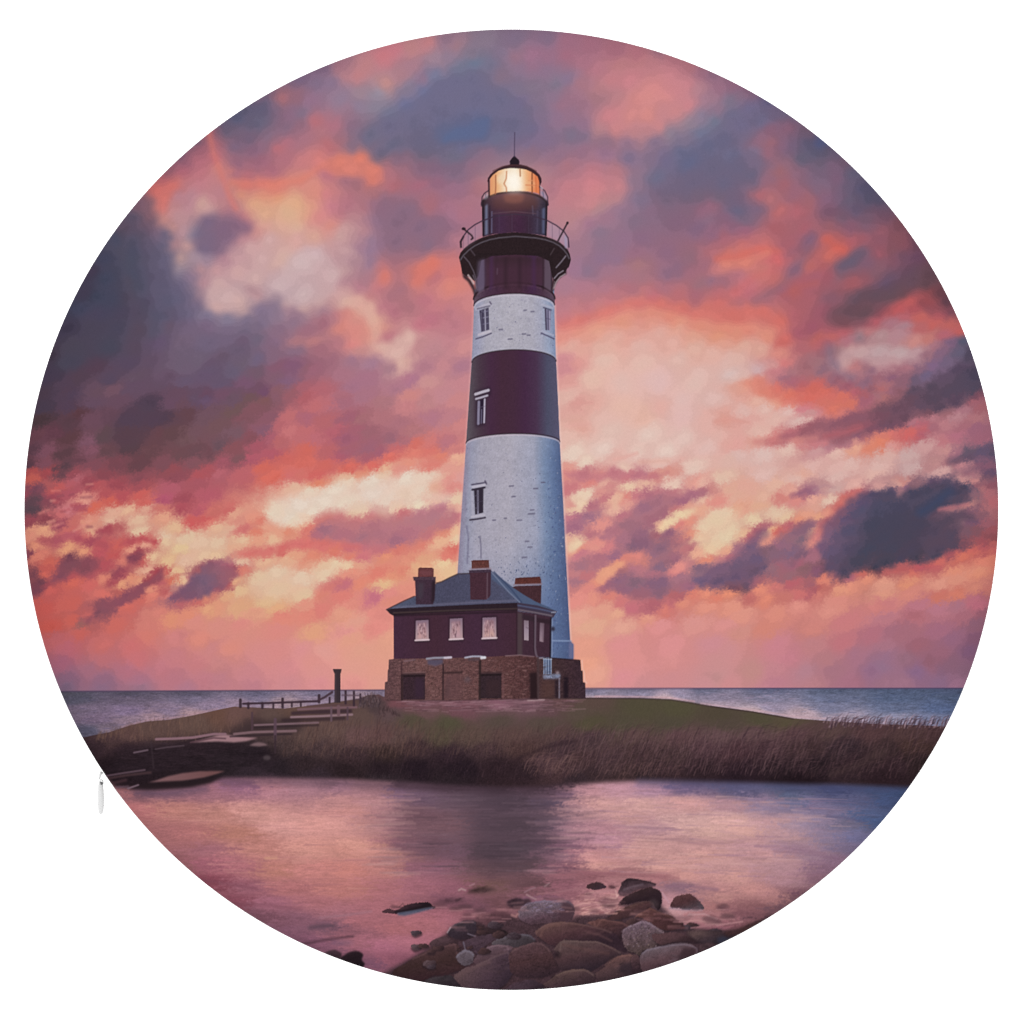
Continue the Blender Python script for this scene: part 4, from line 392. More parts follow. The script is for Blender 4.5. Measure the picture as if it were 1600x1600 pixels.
grass(700, (620, 960), (1140, 1180), .5, (6, 16), ('624A46', '6A504A', '4A3634', '3C2A2C', '5A4642'), .4)
grass(600, (440, 660), (1130, 1185), .35, (8, 18), ('6A4E48', '62483F', '443030', '70544C', '3A2A2C'), .42)
grass(1500, (860, 1260), (1146, 1212), .68, (10, 26), ('6C5052', '5E4246', '36262C', '48323A', '72565A'), .45)
grass(900, (1200, 1470), (1142, 1218), .66, (10, 26), ('5E4448', '4E363C', '2C1E24', '3A2A2E', '6A4E4E'), .45)
grass(500, (150, 380), (1122, 1160), .1, (5, 12), ('6E5248', '7A5C50', '4A3632', '5A443E'), .5)
grass(350, (640, 1200), (1120, 1150), .6, (3, 8), ('5A5042', '484032', '60544A'), .25)
grass(260, (980, 1470), (1150, 1212), .72, (18, 34), ('74565A', '5E4246', '30222A', '2A1C22', '6A5054'), .4, (1.0, 2.0))
grass(150, (440, 800), (1145, 1185), .45, (14, 26), ('664C46', '4A3432', '34262A', '6E544E'), .32, (1.0, 1.8))
grass(400, (560, 900), (1185, 1218), .4, (8, 20), ('4A363C', '241A20', '3A2A30'), .4)
grass(130, (815, 900), (1185, 1214), 1.0, (8, 24), ('745654', '644846', '7C5E5A'), .45)
grass(80, (930, 1060), (1196, 1218), .9, (8, 20), ('7A5A58', '6A4C4C'), .45)
line([(900, 1158), (850, 1168), (800, 1190)], 5, '2E2026', .45, 3); line([(1380, 1175), (1340, 1195), (1300, 1210)], 9, '54403E', .35, 6)
grass(110, (1285, 1488), (1128, 1138), .55, (7, 17), ('C4A4B0', 'B898A8', 'B494A0'), .5, (1.2, 2.2), True)
grass(170, (1285, 1488), (1129, 1140), .6, (8, 19), ('4A343C', '563E44', '3A2A34'), .85, (1.0, 2.2), True)
grass(90, (130, 350), (1108, 1150), 0, (2, 6), ('4A3630', '5A443C'), .0)
for k in range(240):     # pale, trodden path in front of the house
    x = rng.uniform(618, 900); y = 1094 + 18 * rng.random() ** 1.5; l = rng.uniform(4, 22)
    line([(x, y), (x + l, y + rng.uniform(-1, 1))], rng.uniform(.8, 1.8), ('94707A', '7A545C', '543C44', 'A07C84')[k % 4], .4, .8)
line([(640, 1098), (720, 1100), (800, 1101), (835, 1096)], 2.5, '8E6670', .5, 1.5); line([(825, 1094.5), (850, 1093.5)], 2.5, 'A88C90', .8, 1)

fill([(180, 1172), (240, 1158), (300, 1162), (400, 1162), (440, 1168), (430, 1200), (360, 1206), (300, 1203), (220, 1212), (165, 1206)], '2A2026', 6, .6, tex=STREAK, amt=.12)
fill([(360, 1138), (400, 1128), (470, 1116), (470, 1142), (430, 1150), (366, 1150)], '33282C', 4, .5)
# landing stage, rails and posts on the left bank
fill([(340, 1149), (352, 1147.5), (372, 1151), (403, 1153), (385, 1158), (366, 1160), (340, 1158.6), (300, 1160), (320, 1155)], '9A767C', 1)
line([(244, 1155), (275, 1154), (301, 1152.5), (334, 1147), (352, 1147)], 4, '8C6A74', .9, 1); line([(298, 1160), (334, 1153), (352, 1154)], 2.5, '5A4048', .8, 1)
line([(366, 1147), (395, 1144), (427, 1143), (462, 1142)], 4, '7E6268', .9, 1); line([(360, 1151), (427, 1148), (455, 1147)], 2.5, '33262C', .7, 1)
line([(398, 1133), (450, 1131), (497, 1129)], 3.2, '7A6068', .9, 1); line([(398, 1137), (497, 1133)], 3, '2E2228', .6, 1.4)
fill([(455, 1112), (500, 1109), (550, 1108), (550, 1114), (455, 1117)], '3A2A32', 1.2, .85); fill([(440, 1123), (497, 1121), (540, 1119), (540, 1125), (497, 1127), (440, 1128)], '34262C', 1.4, .7)
line([(455, 1120.5), (500, 1119), (550, 1116.5)], 3.4, '8C7078', .95, 1); line([(466, 1108.5), (515, 1106), (557, 1105)], 3.6, '74565E', .95, 1); line([(480, 1103), (557, 1101)], 2, '5A4048', .7, 1)
for x, ya, yb, w_, c in ((430, 1124, 1155, 4.5, '5A4450'), (394, 1114, 1140, 3.5, '4E3A42'), (517.6, 1105, 1126, 3.2, '66505A'), (529, 1104, 1117, 5, '6E525A'), (543, 1106, 1124, 3, '54404A'), (430, 1150, 1176, 3, '3A2C32')):
    line([(x, ya), (x, yb)], w_, c, .9, .8)
line([(380, 1099.5), (420, 1098.5), (460, 1097), (498, 1095.5)], 3.4, '3C2C36', .95, .8)
for x, ya, yb, w_ in ((375.6, 1093.5, 1104, 4.6), (388, 1099, 1106, 4), (410, 1099, 1106, 4), (427, 1100, 1106, 3), (441.5, 1092, 1105, 4.2), (456, 1099, 1104, 3), (470, 1098, 1103, 3), (498.5, 1086.5, 1097, 4.2), (515, 1090, 1098, 3), (540, 1080, 1099, 3.6), (553, 1081, 1102, 3.6), (563, 1085, 1102, 3)):
    line([(x, ya), (x, yb)], w_, '3A2B34', .95, .8)
line([(498, 1094), (508, 1089), (519, 1081.5)], 3.6, '44323C', .95, .8); line([(535, 1086), (563, 1087)], 2, '5A4650', .8, .8); line([(555, 1093), (575, 1091)], 2, '4A3842', .8, .8)
for k in range(90):
    x = 560 + 34 * rng.random(); y = 1106 - 22 * rng.random() * (1 - abs(x - 580) / 40)
    line([(x, y), (x + rng.uniform(-3, 3), y - rng.uniform(3, 8))], 1.6, ('44363C', '5A4A4E', '6A565A', '382C32')[k % 4], .7, .8, True)
for k in range(70):
    x = 592 + 34 * rng.random(); y = 1120 - 18 * rng.random() * max(.2, 1 - (x - 592) / 36)
    line([(x, y), (x + rng.uniform(-3, 3), y - rng.uniform(3, 7))], 1.6, ('4A363A', '5E484A', '3A2C2E')[k % 3], .6, .8, True)
fill([(520, 1045.5), (533.8, 1045.5), (533, 1050), (532, 1053), (532, 1098), (522.5, 1098), (522.8, 1053), (521, 1049)], '362C32', 0, .97); line([(524.5, 1052), (524.5, 1097)], 1.4, '54444A', .6, .8)
fill([(389, 1165), (396, 1161), (404, 1159.5), (413, 1161), (419, 1164.5), (405, 1166.5)], '7C6266', .8, .9)
fill([(231, 1223), (245, 1219), (262, 1213), (285, 1208), (312, 1205), (352, 1204.5), (340, 1209), (318, 1215), (285, 1220)], ('8A6468', '765050'), 1, .9, grad=((235, 1222), (330, 1205)))
fill([(215, 1225), (260, 1222), (300, 1221), (330, 1216), (345, 1210), (330, 1222), (300, 1229), (240, 1234), (200, 1233)], '261C20', 1.5, .85)
line([(165, 1212.5), (195, 1207.5), (226, 1203)], 3, '5A4650', .9, 1); line([(170, 1216), (200, 1211), (235, 1207)], 4, '4E383C', .7, 1.5); line([(176, 1224), (196, 1219)], 5, '4A3238', .7, 2)
line([(200, 1232), (216, 1226.5)], 2.6, '7A6470', .9, 1); line([(182, 1230), (200, 1229)], 3, '6E5A6A', .5, 1.5); line([(209.5, 1176), (230.5, 1172)], 2.8, '62505A', .95, .8); line([(243, 1170.5), (262, 1167.5), (287, 1165)], 2.2, '54444C', .8, 1)
line([(236, 1158), (240, 1200)], 2.5, '3A2E34', .6, 1)
dot(417, 1184, 6, 4, '54484C', .7, 1.2)
# ---------------------------------------------------------------- the print: lighthouse
L_EDGE = [(478, 740.7), (566, 737.2), (630, 732.6), (692, 728.4), (800, 721), (897, 714.8), (1030, 705)]
R_EDGE = [(478, 866), (564, 868.7), (630, 872), (690, 874.5), (800, 880.8), (860, 883.6), (950, 888.2), (1003, 891), (1030, 892)]
def ex(E, y):
    return float(np.interp(y, [e[0] for e in E], [e[1] for e in E]))
def side(E, ya, yb):
    return [(ex(E, y), y) for y in np.linspace(ya, yb, 14)]
tex = 0.5 * FINE + 0.5 * GRAIN
# pale rim where the print was sharpened
line(side(L_EDGE, 470, 895), 5, 'DCA8A6', .35, 1.6); line(side(R_EDGE, 478, 1002), 5, 'E0C0BC', .5, 1.6)
# white masonry
body = side(L_EDGE, 452, 1030) + [(896, 1030), (896, 1007), (891.3, 1002)] + side(R_EDGE, 1000, 452)
x0, y0, m = mask(body)
h, w = m.shape
ys = YY[y0:y0 + h, x0:x0 + w]; xs = XX[y0:y0 + h, x0:x0 + w]
xl = np.interp(ys[:, 0], [e[0] for e in L_EDGE], [e[1] for e in L_EDGE])[:, None]; xr = np.interp(ys[:, 0], [e[0] for e in R_EDGE], [e[1] for e in R_EDGE])[:, None]
u = np.clip((xs - xl) / (xr - xl), 0, 1)
stops = [0, .06, .16, .45, .72, .82, .92, 1.0]
upper = np.array([hexc(c) for c in ('8E8FA4', '9A9AB0', 'A6A3B0', 'ADA9B4', 'A8A5B2', 'A2A2B4', '929CB4', '7C88A6')])
lower = np.array([hexc(c) for c in ('8A8298', '9696AA', 'A29EAD', 'A8A3B0', '9A9CB0', '7888A6', '5E7094', '4E5C80')])
foot = np.array([hexc(c) for c in ('8A8298', '8E8EA4', '9694AA', '9496AC', '6E7C9C', '5E6E92', '546488', '4A567A')])
t = np.clip((ys - 560) / 160, 0, 1); t2 = np.clip((ys - 840) / 110, 0, 1)
C = np.zeros((h, w, 3), np.float32)
for k in range(3):
    a = np.interp(u, stops, upper[:, k]); b = np.interp(u, stops, lower[:, k]); c = np.interp(u, stops, foot[:, k])
    C[..., k] = (a * (1 - t) + b * t) * (1 - t2) + c * t2
C *= (1 + (0.018 * FINE + 0.02 * N2)[y0:y0 + h, x0:x0 + w, None])
IMG[y0:y0 + h, x0:x0 + w] = IMG[y0:y0 + h, x0:x0 + w] * (1 - m[..., None]) + C * m[..., None]
# flaking paint and brick courses
def flake(n, yr, ur, col, al, big=1.0, up_=1.0):
    for _ in range(n):
        y = rng.uniform(*yr); u_ = rng.uniform(*ur); x = ex(L_EDGE, y) + u_ * (ex(R_EDGE, y) - ex(L_EDGE, y))
        l = rng.uniform(1.2, 4.5) * big
        l = min(l, ex(R_EDGE, y) - x - 1.5)
        line([(x, y), (x + l, y + rng.uniform(-1.0, 1.0) + (u_ - .5) * l * .35)], rng.uniform(.8, 2.0) * big ** .5, col, al * rng.uniform(.4, 1), .7)
flake(90, (468, 545), (.1, .95), '7E7A92', .35, .8); flake(120, (690, 900), (.1, .8), '807C94', .35, .8); flake(60, (690, 900), (.1, .75), 'B4B0C0', .35)
# peeling limewash: torn specks, thickest on the weather side, round the foot and down the left edge
PEEL = fbm(41, 2.6, 0.75, 1.0, lo=0.075); PEEL /= PEEL.std()
def peel(dens, col, al, sign=1):
    d = np.clip(dens, 0, 1) * m
    a = np.clip((sign * PEEL[y0:y0 + h, x0:x0 + w] - (2.9 - 2.1 * d)) * 2.2, 0, 1) * al * m
    IMG[y0:y0 + h, x0:x0 + w] = IMG[y0:y0 + h, x0:x0 + w] * (1 - a[..., None]) + hexc(col) * a[..., None]
gs = lambda v, c, s_: np.exp(-((v - c) / s_) ** 2)
peel(.75 * gs(u, .9, .14) * np.clip((ys - 700) / 90, 0, 1), '44507A', .7); peel(.8 * gs(ys, 893, 26) * np.clip((u - .2) * 4, 0, 1), '46506E', .75); peel(.6 * gs(u, .06, .07) * np.clip((ys - 720) / 60, 0, 1), '6A667E', .6)
peel(.45 * gs(u, .75, .12) * gs(ys, 815, 70), '565670', .7); peel(.5 * gs(u, .2, .12) * gs(ys, 860, 40), '5C5872', .6); peel(.30 + 0 * u, '77738A', .45); peel(.45 * gs(ys, 502, 30), '74708A', .4); peel(.5 * np.clip((ys - 900) / 60, 0, 1), '46567C', .5)
peel(.55 * gs(u, .9, .16) * np.clip((ys - 720) / 90, 0, 1), '7E8CAA', .35, -1); peel(.6 * gs(ys, 890, 30), 'A8ACBE', .35, -1); peel(.35 + 0 * u, 'B6B2BE', .3, -1)
line([(729, 822), (732, 840), (731, 862), (730, 880)], 2.6, '605A74', .5, 1.2); line([(750, 838), (751.5, 855), (751.5, 872)], 2.2, '57526A', .55, 1.0); line([(727.5, 770), (727, 800)], 2.6, '7A768E', .5, 1.2)
for x, y, l in ((796, 759.6, 6), (800, 776, 5), (834, 763.5, 6), (826, 803, 9), (821, 846, 5), (825, 855, 6), (816, 871, 7), (808, 813, 7), (770, 813, 4), (788, 810, 3), (829, 797, 5), (846, 754, 5), (816, 522, 5), (794, 530, 6), (824, 524, 4), (819, 485, 3), (830, 487, 4), (780, 515, 5)):
    line([(x, y), (x + l, y - .3)], 2.2, '565168', .7, .8)
# step at the foot
line([(864, 1001), (892, 1001.5)], 2, '8C9CBC', .8, .9); fill([(891, 1001), (896.5, 1007), (896.5, 1029), (889, 1029), (889, 1004)], '6A6C8E', .8, .8); line([(866, 1005), (889, 1006)], 2, '4E5C84', .6, 1)
# dark red bands
def band(top, bottom, cols, hi=None):
    pts = top + bottom[::-1]
    xs_ = [p[0] for p in pts]
    fill(pts, cols, grad=((min(xs_), 0), (max(xs_), 0)), tex=tex, amt=.03)
t1 = arc(737.2, 565.7, 804, 546.6, 868.8, 564); b1 = arc(728.4, 692.4, 801, 677.3, 874.5, 690)
mid_l = side(L_EDGE, 566, 692); mid_r = side(R_EDGE, 564, 690)
fill(t1 + mid_r + b1[::-1] + mid_l[::-1], ('585058', '483744', '452B40', '442B3A', '442B3C', '442A42', '48334A', '4C4C62', '56526A'), grad=((731, 0), (873, 0)), tex=tex, amt=.035)
line(t1, 2.0, '2E2028', .8, .8); line([(x, y - 2.2) for x, y in t1], 1.4, 'B6B4C4', .5, .8)
line(b1, 2.0, '2C1C26', .8, .8); line([(x, y + 2.4) for x, y in b1], 1.8, 'C2B4C0', .75, .9)
# top band, corbel zone and gallery
fill([(739, 466), (744, 452), (744, 395), (863, 395), (863, 452), (867, 466), (866.5, 477)] + arc(740.5, 477.7, 805, 458.7, 866, 476.5)[::-1] + [(740, 470)], ('5A4A58', '4A3446', '462D40', '452C3A', '452C3A', '442A44', '4A3444', '584858'), grad=((740, 0), (866, 0)), tex=tex, amt=.05)
line(arc(740.2, 467.5, 805, 441.5, 866.8, 466.5), 2.6, '2A1C22', .95, .8); line(arc(740.5, 470.5, 805, 445, 866.5, 469.5), 1.2, '644A56', .5, .8)
line(arc(740.4, 477.5, 805, 458.3, 866.4, 476.3), 1.8, '2E1E26', .8, .8); line(arc(741.5, 480.3, 805, 461, 865.4, 479), 2, 'C4BAC6', .7, .9)
fill([(746, 405), (756, 405), (757, 452), (747, 458)], '66586E', 1, .9); fill([(851, 402), (861, 405), (861, 456), (850, 448)], '5C4C5A', 1, .9)
for x, c in ((743.5, '2A1E26'), (758.5, '33222E'), (766, '442C4C'), (776, '3A2636'), (795, '3E2834'), (822, '3A2634'), (836, '442A4A'), (848.5, '281C22'), (862.5, '281C22')):
    line([(x, 398), (x, 452)], 3.2, c, .55, 1.4)
line([(777, 420), (776.5, 428)], 2.5, 'A094AC', .8, .9); line([(774.5, 410), (775, 436)], 2, '2C1E30', .6, 1)
deck = [(717, 402), (719.5, 395), (726, 387.5), (734, 381), (743, 375.8), (754, 371), (765.6, 367.6), (784, 364.2), (803.7, 362.8), (822, 363.8), (837.8, 366.5), (852, 369.5), (864, 373.4), (874, 378), (881, 383.8), (887, 390), (890.4, 397), (892, 406), (890.5, 412), (889, 417), (886, 420), (882.5, 428.5), (876, 432), (866, 440), (862, 430), (858, 408), (840, 400), (805, 398), (770, 400), (752, 407), (748, 430), (742, 440), (735, 434), (727, 431), (722, 427), (720, 414)]
fill(deck, '281E21', 0, .98, tex=tex, amt=.08)
fill([(745, 430), (747, 408), (757, 404), (758, 445), (745, 452)], '5E5066', 1.5, .75)
fill([(760, 402), (848, 402), (848, 445), (760, 448)], ('36262C', '452C3A'), 2, .8, grad=((0, 398), (0, 420)))
for x, c in ((768, '4A2E50'), (790, '32222A'), (812, '33222C'), (834, '482C4E')):
    line([(x, 404), (x, 448)], 6, c, .5, 2.5)
line([(719.5, 406), (724, 399), (732.8, 390.5), (742, 384), (752.5, 378.8), (765, 374.5), (778.7, 371.8), (805, 369.2), (837.8, 371.8), (852, 374.5), (864, 378.5), (874, 384), (881, 390.5), (886, 397), (889.3, 404)], 1.9, '5E5660', .9, .8)
line([(725, 401), (733, 410), (740, 424), (744, 437)], 1.6, '625864', .85, .7); line([(736, 391), (742, 399)], 1.8, '5A4E58', .7, .8); line([(866, 388), (860, 398)], 1.8, '4E4248', .7, .8); line([(884, 400), (877, 409), (869, 418)], 2, '827886', .85, .8)
fill([(722, 427), (729, 431), (736, 438), (741, 447), (745, 463), (742, 464), (738, 452), (731, 440), (724, 434)], '33262C', .8, .95)
line([(731.5, 430), (736, 436), (740, 443)], 2.6, 'B8A4A6', .9, .8); line([(739, 430), (743, 441), (745, 452)], 1.4, '6E6270', .8, .7)
fill([(884, 419), (885, 428), (879, 431), (872, 437), (867, 446), (864.5, 455), (862, 455), (863, 440), (870, 428)], '2A1E22', .8, .95)
line([(880, 423), (872, 428), (866, 435)], 1.8, '8E8490', .9, .7); line([(883, 428), (875, 433), (869, 441), (866, 450)], 1.8, '9A8A90', .9, .7); line([(866.5, 440), (864, 452)], 1.4, 'A898A0', .5, .7)
# gallery rail with its far side, watch room, lantern
rail = [(720.3, 386), (720.6, 376), (725, 367.8), (731.5, 359), (742, 351), (752.5, 345.7), (773.5, 337.8), (803.7, 334.5), (831, 337), (854.9, 344.4), (869.3, 352.2), (881, 361.2), (887.7, 372), (889, 386)]
fill([(722, 388), (726, 369), (733, 360), (753, 346), (755, 366), (743, 376), (727, 388)], 'A08CA4', 1.5, .35); fill([(855, 345), (869, 352), (881, 362), (887, 373), (887, 388), (878, 380), (855, 368)], 'A596AE', 1.5, .45)
line([(884, 370), (884.5, 386)], 4, '9A98B4', .6, 1.4)
wt = arc(753, 318.5, 804, 299.3, 855.5, 319.2)
fill(wt + [(855, 345), (853.6, 368.5), (837, 366), (804, 362.6), (770, 366), (754.5, 370), (753.5, 340)], ('2A2028', '3E2C3C', '442C44', '432B3E', '42283E', '3C2A3A', '3E3648', '2A2430'), grad=((753, 0), (855, 0)), tex=tex, amt=.05)
fill([(768, 312), (780, 304), (804, 301), (828, 304), (842, 312), (840, 326), (804, 332), (770, 328)], '4C3032', 3.5, .75); fill([(786, 305), (804, 302), (820, 305), (816, 316), (804, 318), (790, 316)], '7A4A42', 2.5, .6)
fill([(758, 322), (762, 318), (762.5, 366), (757.5, 368)], '767C98', .8, .85); fill([(767.5, 330), (769.5, 330), (769.5, 364), (767, 364)], '5E5872', .7, .8)
fill([(847, 326), (852, 324), (851, 366), (847, 365)], '5C6280', .9, .8); line([(840, 330), (839, 362)], 2, '564C62', .5, 1); line([(832, 322), (833, 336)], 2, '5E586E', .5, 1)
line([(754.6, 319), (755, 368)], 2.4, '241C24', .9, .8); line([(765, 322), (765, 366)], 2, '2C2230', .7, .8); line([(853.8, 319), (853, 368)], 2.2, '231C24', .9, .8)
line([(x, y + .6) for x, y in wt], 3.6, '241B22', .95, .9)
line([(770, 333.5), (804, 330.5), (838, 334)], 1.4, '5E4852', .7, .8)
line(rail, 1.9, '3C2E3E', .95, .7); line([(720.4, 386), (719.5, 378), (724, 370)], 3, '33252E', .9, .8)
for x, ya, yb in ((731.5, 360, 384), (742.5, 352, 377), (863, 349, 373), (874, 356, 379), (887.6, 373, 392), (724, 369, 390), (800, 335, 362), (780, 336, 364), (826, 337, 364)):
    line([(x, ya), (x, yb)], 1.0, '54465A', .45, .6)
line([(723.6, 357), (731, 363), (737, 368), (739, 372), (736.5, 374)], 2.6, '2E2229', .95, .8); dot(724.5, 357.5, 3.2, 2.4, '2A1E24'); line([(887, 347.5), (880, 361), (872, 376)], 2.5, '352830', .95, .8); dot(886.6, 348.5, 1.9, 2.4, '35282E')
dot(804, 284, 58, 34, 'E8A890', .28, 16)
fill([(766, 279)] + arc(765, 281, 804, 261.5, 842.6, 281)[1:] + [(843, 304)] + arc(765.6, 306.5, 804, 298.5, 843, 304.5)[::-1] + [(765.3, 295)], ('D8926A', 'E2A878', 'EBC8A2', 'EFDCC4', 'F2E4CE', 'EED0AC', 'E6AC7C', 'E08A5E', 'D8764C'), grad=((765, 0), (843, 0)))
fill([(790, 272), (812, 270), (816, 298), (792, 298)], 'FBF3E6', 5, .97); dot(783, 280, 7, 8, 'E9D4B6', .7, 2.5); dot(829, 288, 9, 5, 'E6B488', .5, 2); dot(768, 302, 5, 3, 'D89C6C', .7, 1.5)
for p_, c, a_ in (([(774.4, 274), (774.6, 290), (774, 303)], 'A5664A', .7), ([(791.6, 268), (791, 279), (787.5, 287), (791, 293), (791.5, 299)], 'C0805C', .65), ([(812.6, 265), (813, 275)], 'AA7250', .7), ([(831.4, 270), (831.2, 286), (831.6, 301)], '8A5238', .85), ([(822, 289), (842, 290)], 'D08058', .6), ([(826, 282), (832, 282)], 'D8946A', .5), ([(837, 276), (838, 300)], 'C46A44', .5)):
    line(p_, 2.2, c, min(1, a_ + .12), .8)
line([(763.8, 282), (764.3, 306)], 2.6, '33222A', .95, .8); line([(843.2, 284), (843.4, 306)], 1.6, '5A3A38', .8, .8)
cap = [(761.5, 283.5), (762.5, 278), (766, 272.8), (771.5, 267.8), (778.7, 263.3), (788, 259.2), (797, 257), (804, 256.3), (812.9, 257), (822, 259.2), (831.2, 263.3), (838, 268), (843, 273), (846, 279), (846.3, 284), (844, 290), (842.6, 284), (840, 276), (831, 269), (822, 265), (814, 263.6), (804, 262.8), (797, 262.6), (788, 264), (778.7, 267), (770, 273.5), (765.2, 280), (763.6, 285)]
fill(cap, '38242A', 0, .98); line([(770, 267), (785, 260), (804, 257.2), (823, 259.8), (838, 267)], 1.3, '5A3A3A', .7, .7)
fill([(803.8, 243), (806.5, 246), (810.8, 249.8), (811.6, 253), (811.2, 257), (797, 257), (796.4, 252), (799.5, 247.5)], '231B23', 0, .98)
line([(804.3, 207), (803.9, 225), (803.7, 245)], 1.5, '4C4058', .85, .7)
line([(763, 298), (757, 302), (753.2, 308), (752.4, 322)], 1.8, '3A2C38', .9, .7); fill([(756, 312), (757, 305), (762, 301), (762.5, 309)], 'B4ACB8', .8, .75); line([(759, 303), (759.5, 312)], 1.2, '5A4A58', .8, .7)
line([(843, 291.8), (851, 298), (855.6, 307.6), (856, 320)], 1.8, '3A2C3C', .9, .7); fill([(845, 297), (850, 300), (854, 308), (854.5, 314), (848, 307), (845, 304)], '9490AC', .8, .8); line([(848.5, 299), (849, 308)], 1.2, '4E4458', .7, .7); fill([(844, 290), (849, 294), (848, 297), (844.5, 295)], 'C8B8C4', .6, .6)
# windows in the tower
def win(fr, cols, bars):
    fill(fr, cols, .4, .95)
    for p_, w_, c, a_ in bars:
        line(p_, w_, c, a_, .7)
line([(744, 483), (757, 477), (767, 474)], 4, 'B6B0C0', .7, 1); line([(765.5, 472), (767.5, 475)], 2.2, '4A4258', .8, .8); line([(746, 482.5), (765, 478)], 2.4, '4E485C', .6, .8)
win([(749, 485), (763.5, 480.5), (764.5, 515), (752, 518.8)], '464055', [([(757.8, 484), (758.6, 516)], 1.8, 'A8A4B6', .9), ([(753, 497), (763, 495)], 1.4, '8E8AA0', .8), ([(753, 507), (763.5, 505)], 1.2, '8A86A0', .6), ([(753.5, 488), (762.5, 486)], 1.2, '8A86A0', .6), ([(752.5, 486), (754.3, 517)], 2, '8C889E', .5), ([(750, 487), (753.5, 488), (754, 517)], 1.6, '2C2438', .7)])
line([(748, 523), (766.5, 517.5)], 3.6, 'C0B8C4', .8, .9); line([(743.8, 529.5), (755, 526), (767.5, 520.8)], 2.0, '4A445C', .9, .8)
line([(847, 476), (856, 478.5), (864, 481.5)], 3.6, 'B2B0C2', .6, 1); line([(849.5, 480.6), (860.8, 484.5)], 2.2, '48425A', .85, .8)
win([(851, 483), (860.8, 486), (860, 517), (853, 515)], '77728C', [([(852.2, 483), (853.4, 515)], 2.2, '3E384C', .9), ([(856.5, 485), (857, 515)], 1.6, '4E4860', .7), ([(858.8, 487), (859, 516)], 1.6, 'A5A0BA', .8), ([(853, 497), (860, 499)], 1.2, '4A445C', .6)])
line([(847, 517), (856, 520.5), (864.5, 524)], 3, 'ACACC2', .6, .9); line([(845.8, 520.6), (855, 524.5), (865.4, 529.4)], 2.0, '48425E', .9, .8)
fill([(741, 611), (766, 604), (767, 617), (759, 622), (758, 664), (743, 668), (743, 628)], '2E2030', 2, .7)
line([(743, 616), (753, 612.7), (763, 609.8)], 4.4, 'BCB4C2', .95, .8); line([(743.8, 623.3), (752, 621), (761.5, 618)], 3.2, 'B4ACBC', .95, .8)
win([(746, 627), (758.5, 623), (757.5, 659), (745.5, 662.5)], '2A2032', [([(748.2, 628), (747.3, 662)], 4, '8C859C', .9), ([(757.4, 624), (756.4, 660)], 2.8, 'B2AABC', .95), ([(752.5, 640), (752, 661)], 2.2, '6E6880', .7), ([(747, 637), (757, 635)], 1.2, '6A6278', .6)])
line([(737, 757.4), (748, 755.6), (759, 753.8)], 2.2, '4C455A', .9, .8); line([(758, 751.5), (760, 756)], 2.6, '4A4258', .8, .8); line([(738.5, 761), (757.5, 757.6)], 3.2, 'BCB6C4', .8, .9); line([(738, 765.4), (757.5, 761.6)], 3, '2E2634', .95, .8)
win([(740.5, 766), (755.5, 763), (755, 801), (742.5, 804)], '2B2330', [([(746.6, 767), (746.8, 803)], 2.6, '8E899E', .85), ([(742.5, 775), (746, 774)], 1.2, '5E586C', .7), ([(743, 785), (754.6, 783)], 1.0, '4A4456', .6), ([(743, 794), (747, 793.5)], 1.2, '6A647A', .7), ([(746.4, 768), (746.8, 798)], 1.2, '2B2330', .35)])
line([(737, 768), (739, 806)], 2.6, 'B0ABBC', .6, 1); line([(737, 807.5), (757, 804.5)], 3.2, 'BAB4C2', .8, .9); line([(734.6, 812.4), (746, 811), (758, 808.8)], 2.6, '3A3242', .95, .8)
# ---------------------------------------------------------------- the print: keeper's house
slate = ('50566C', '48475C', '4C4C62', '46526C')
fill([(603.5, 953), (622, 944), (647.4, 932.5), (665, 921), (682.5, 911.5), (689, 910), (703, 903), (715.4, 897.4), (732, 896.4), (767, 891.5), (785, 905), (801, 917.4), (823, 931), (844.6, 943.5), (858, 949), (870.5, 955.4), (868, 959), (809, 952), (609, 958)], slate, 0, 1, grad=((610, 0), (860, 0)), tex=tex, amt=.07)
fill([(767, 892), (785, 905), (801, 917.4), (823, 931), (845, 944), (870, 955.4), (830, 946.5), (812, 942), (790, 921), (768, 905)], '4E5C78', 1, .75)
line([(768, 894), (780, 908), (795, 925), (812, 941)], 1.6, '8A90A8', .6, .8); line([(772, 893.5), (786, 907.5), (800, 922), (815, 941)], 1.8, '36405E', .8, .8)
line([(604, 952.5), (630, 939.5), (647.4, 931.8)], 1.8, '3A2C34', .9, .8); line([(682, 911), (690, 909), (703, 902.4), (715.4, 896.8), (733, 896)], 1.8, '33282F', .9, .8)
line([(616, 949.5), (660, 946.3), (720, 942.3), (760, 940.6), (806, 938.5)], 3, '706C82', .55, 1.6)
# walls
fill([(615, 959), (808.5, 951), (808.5, 1026), (615.3, 1031)], ('432B3C', '432A36', '432B3C', '422A36'), 0, 1, grad=((615, 0), (808, 0)), tex=tex, amt=.05)
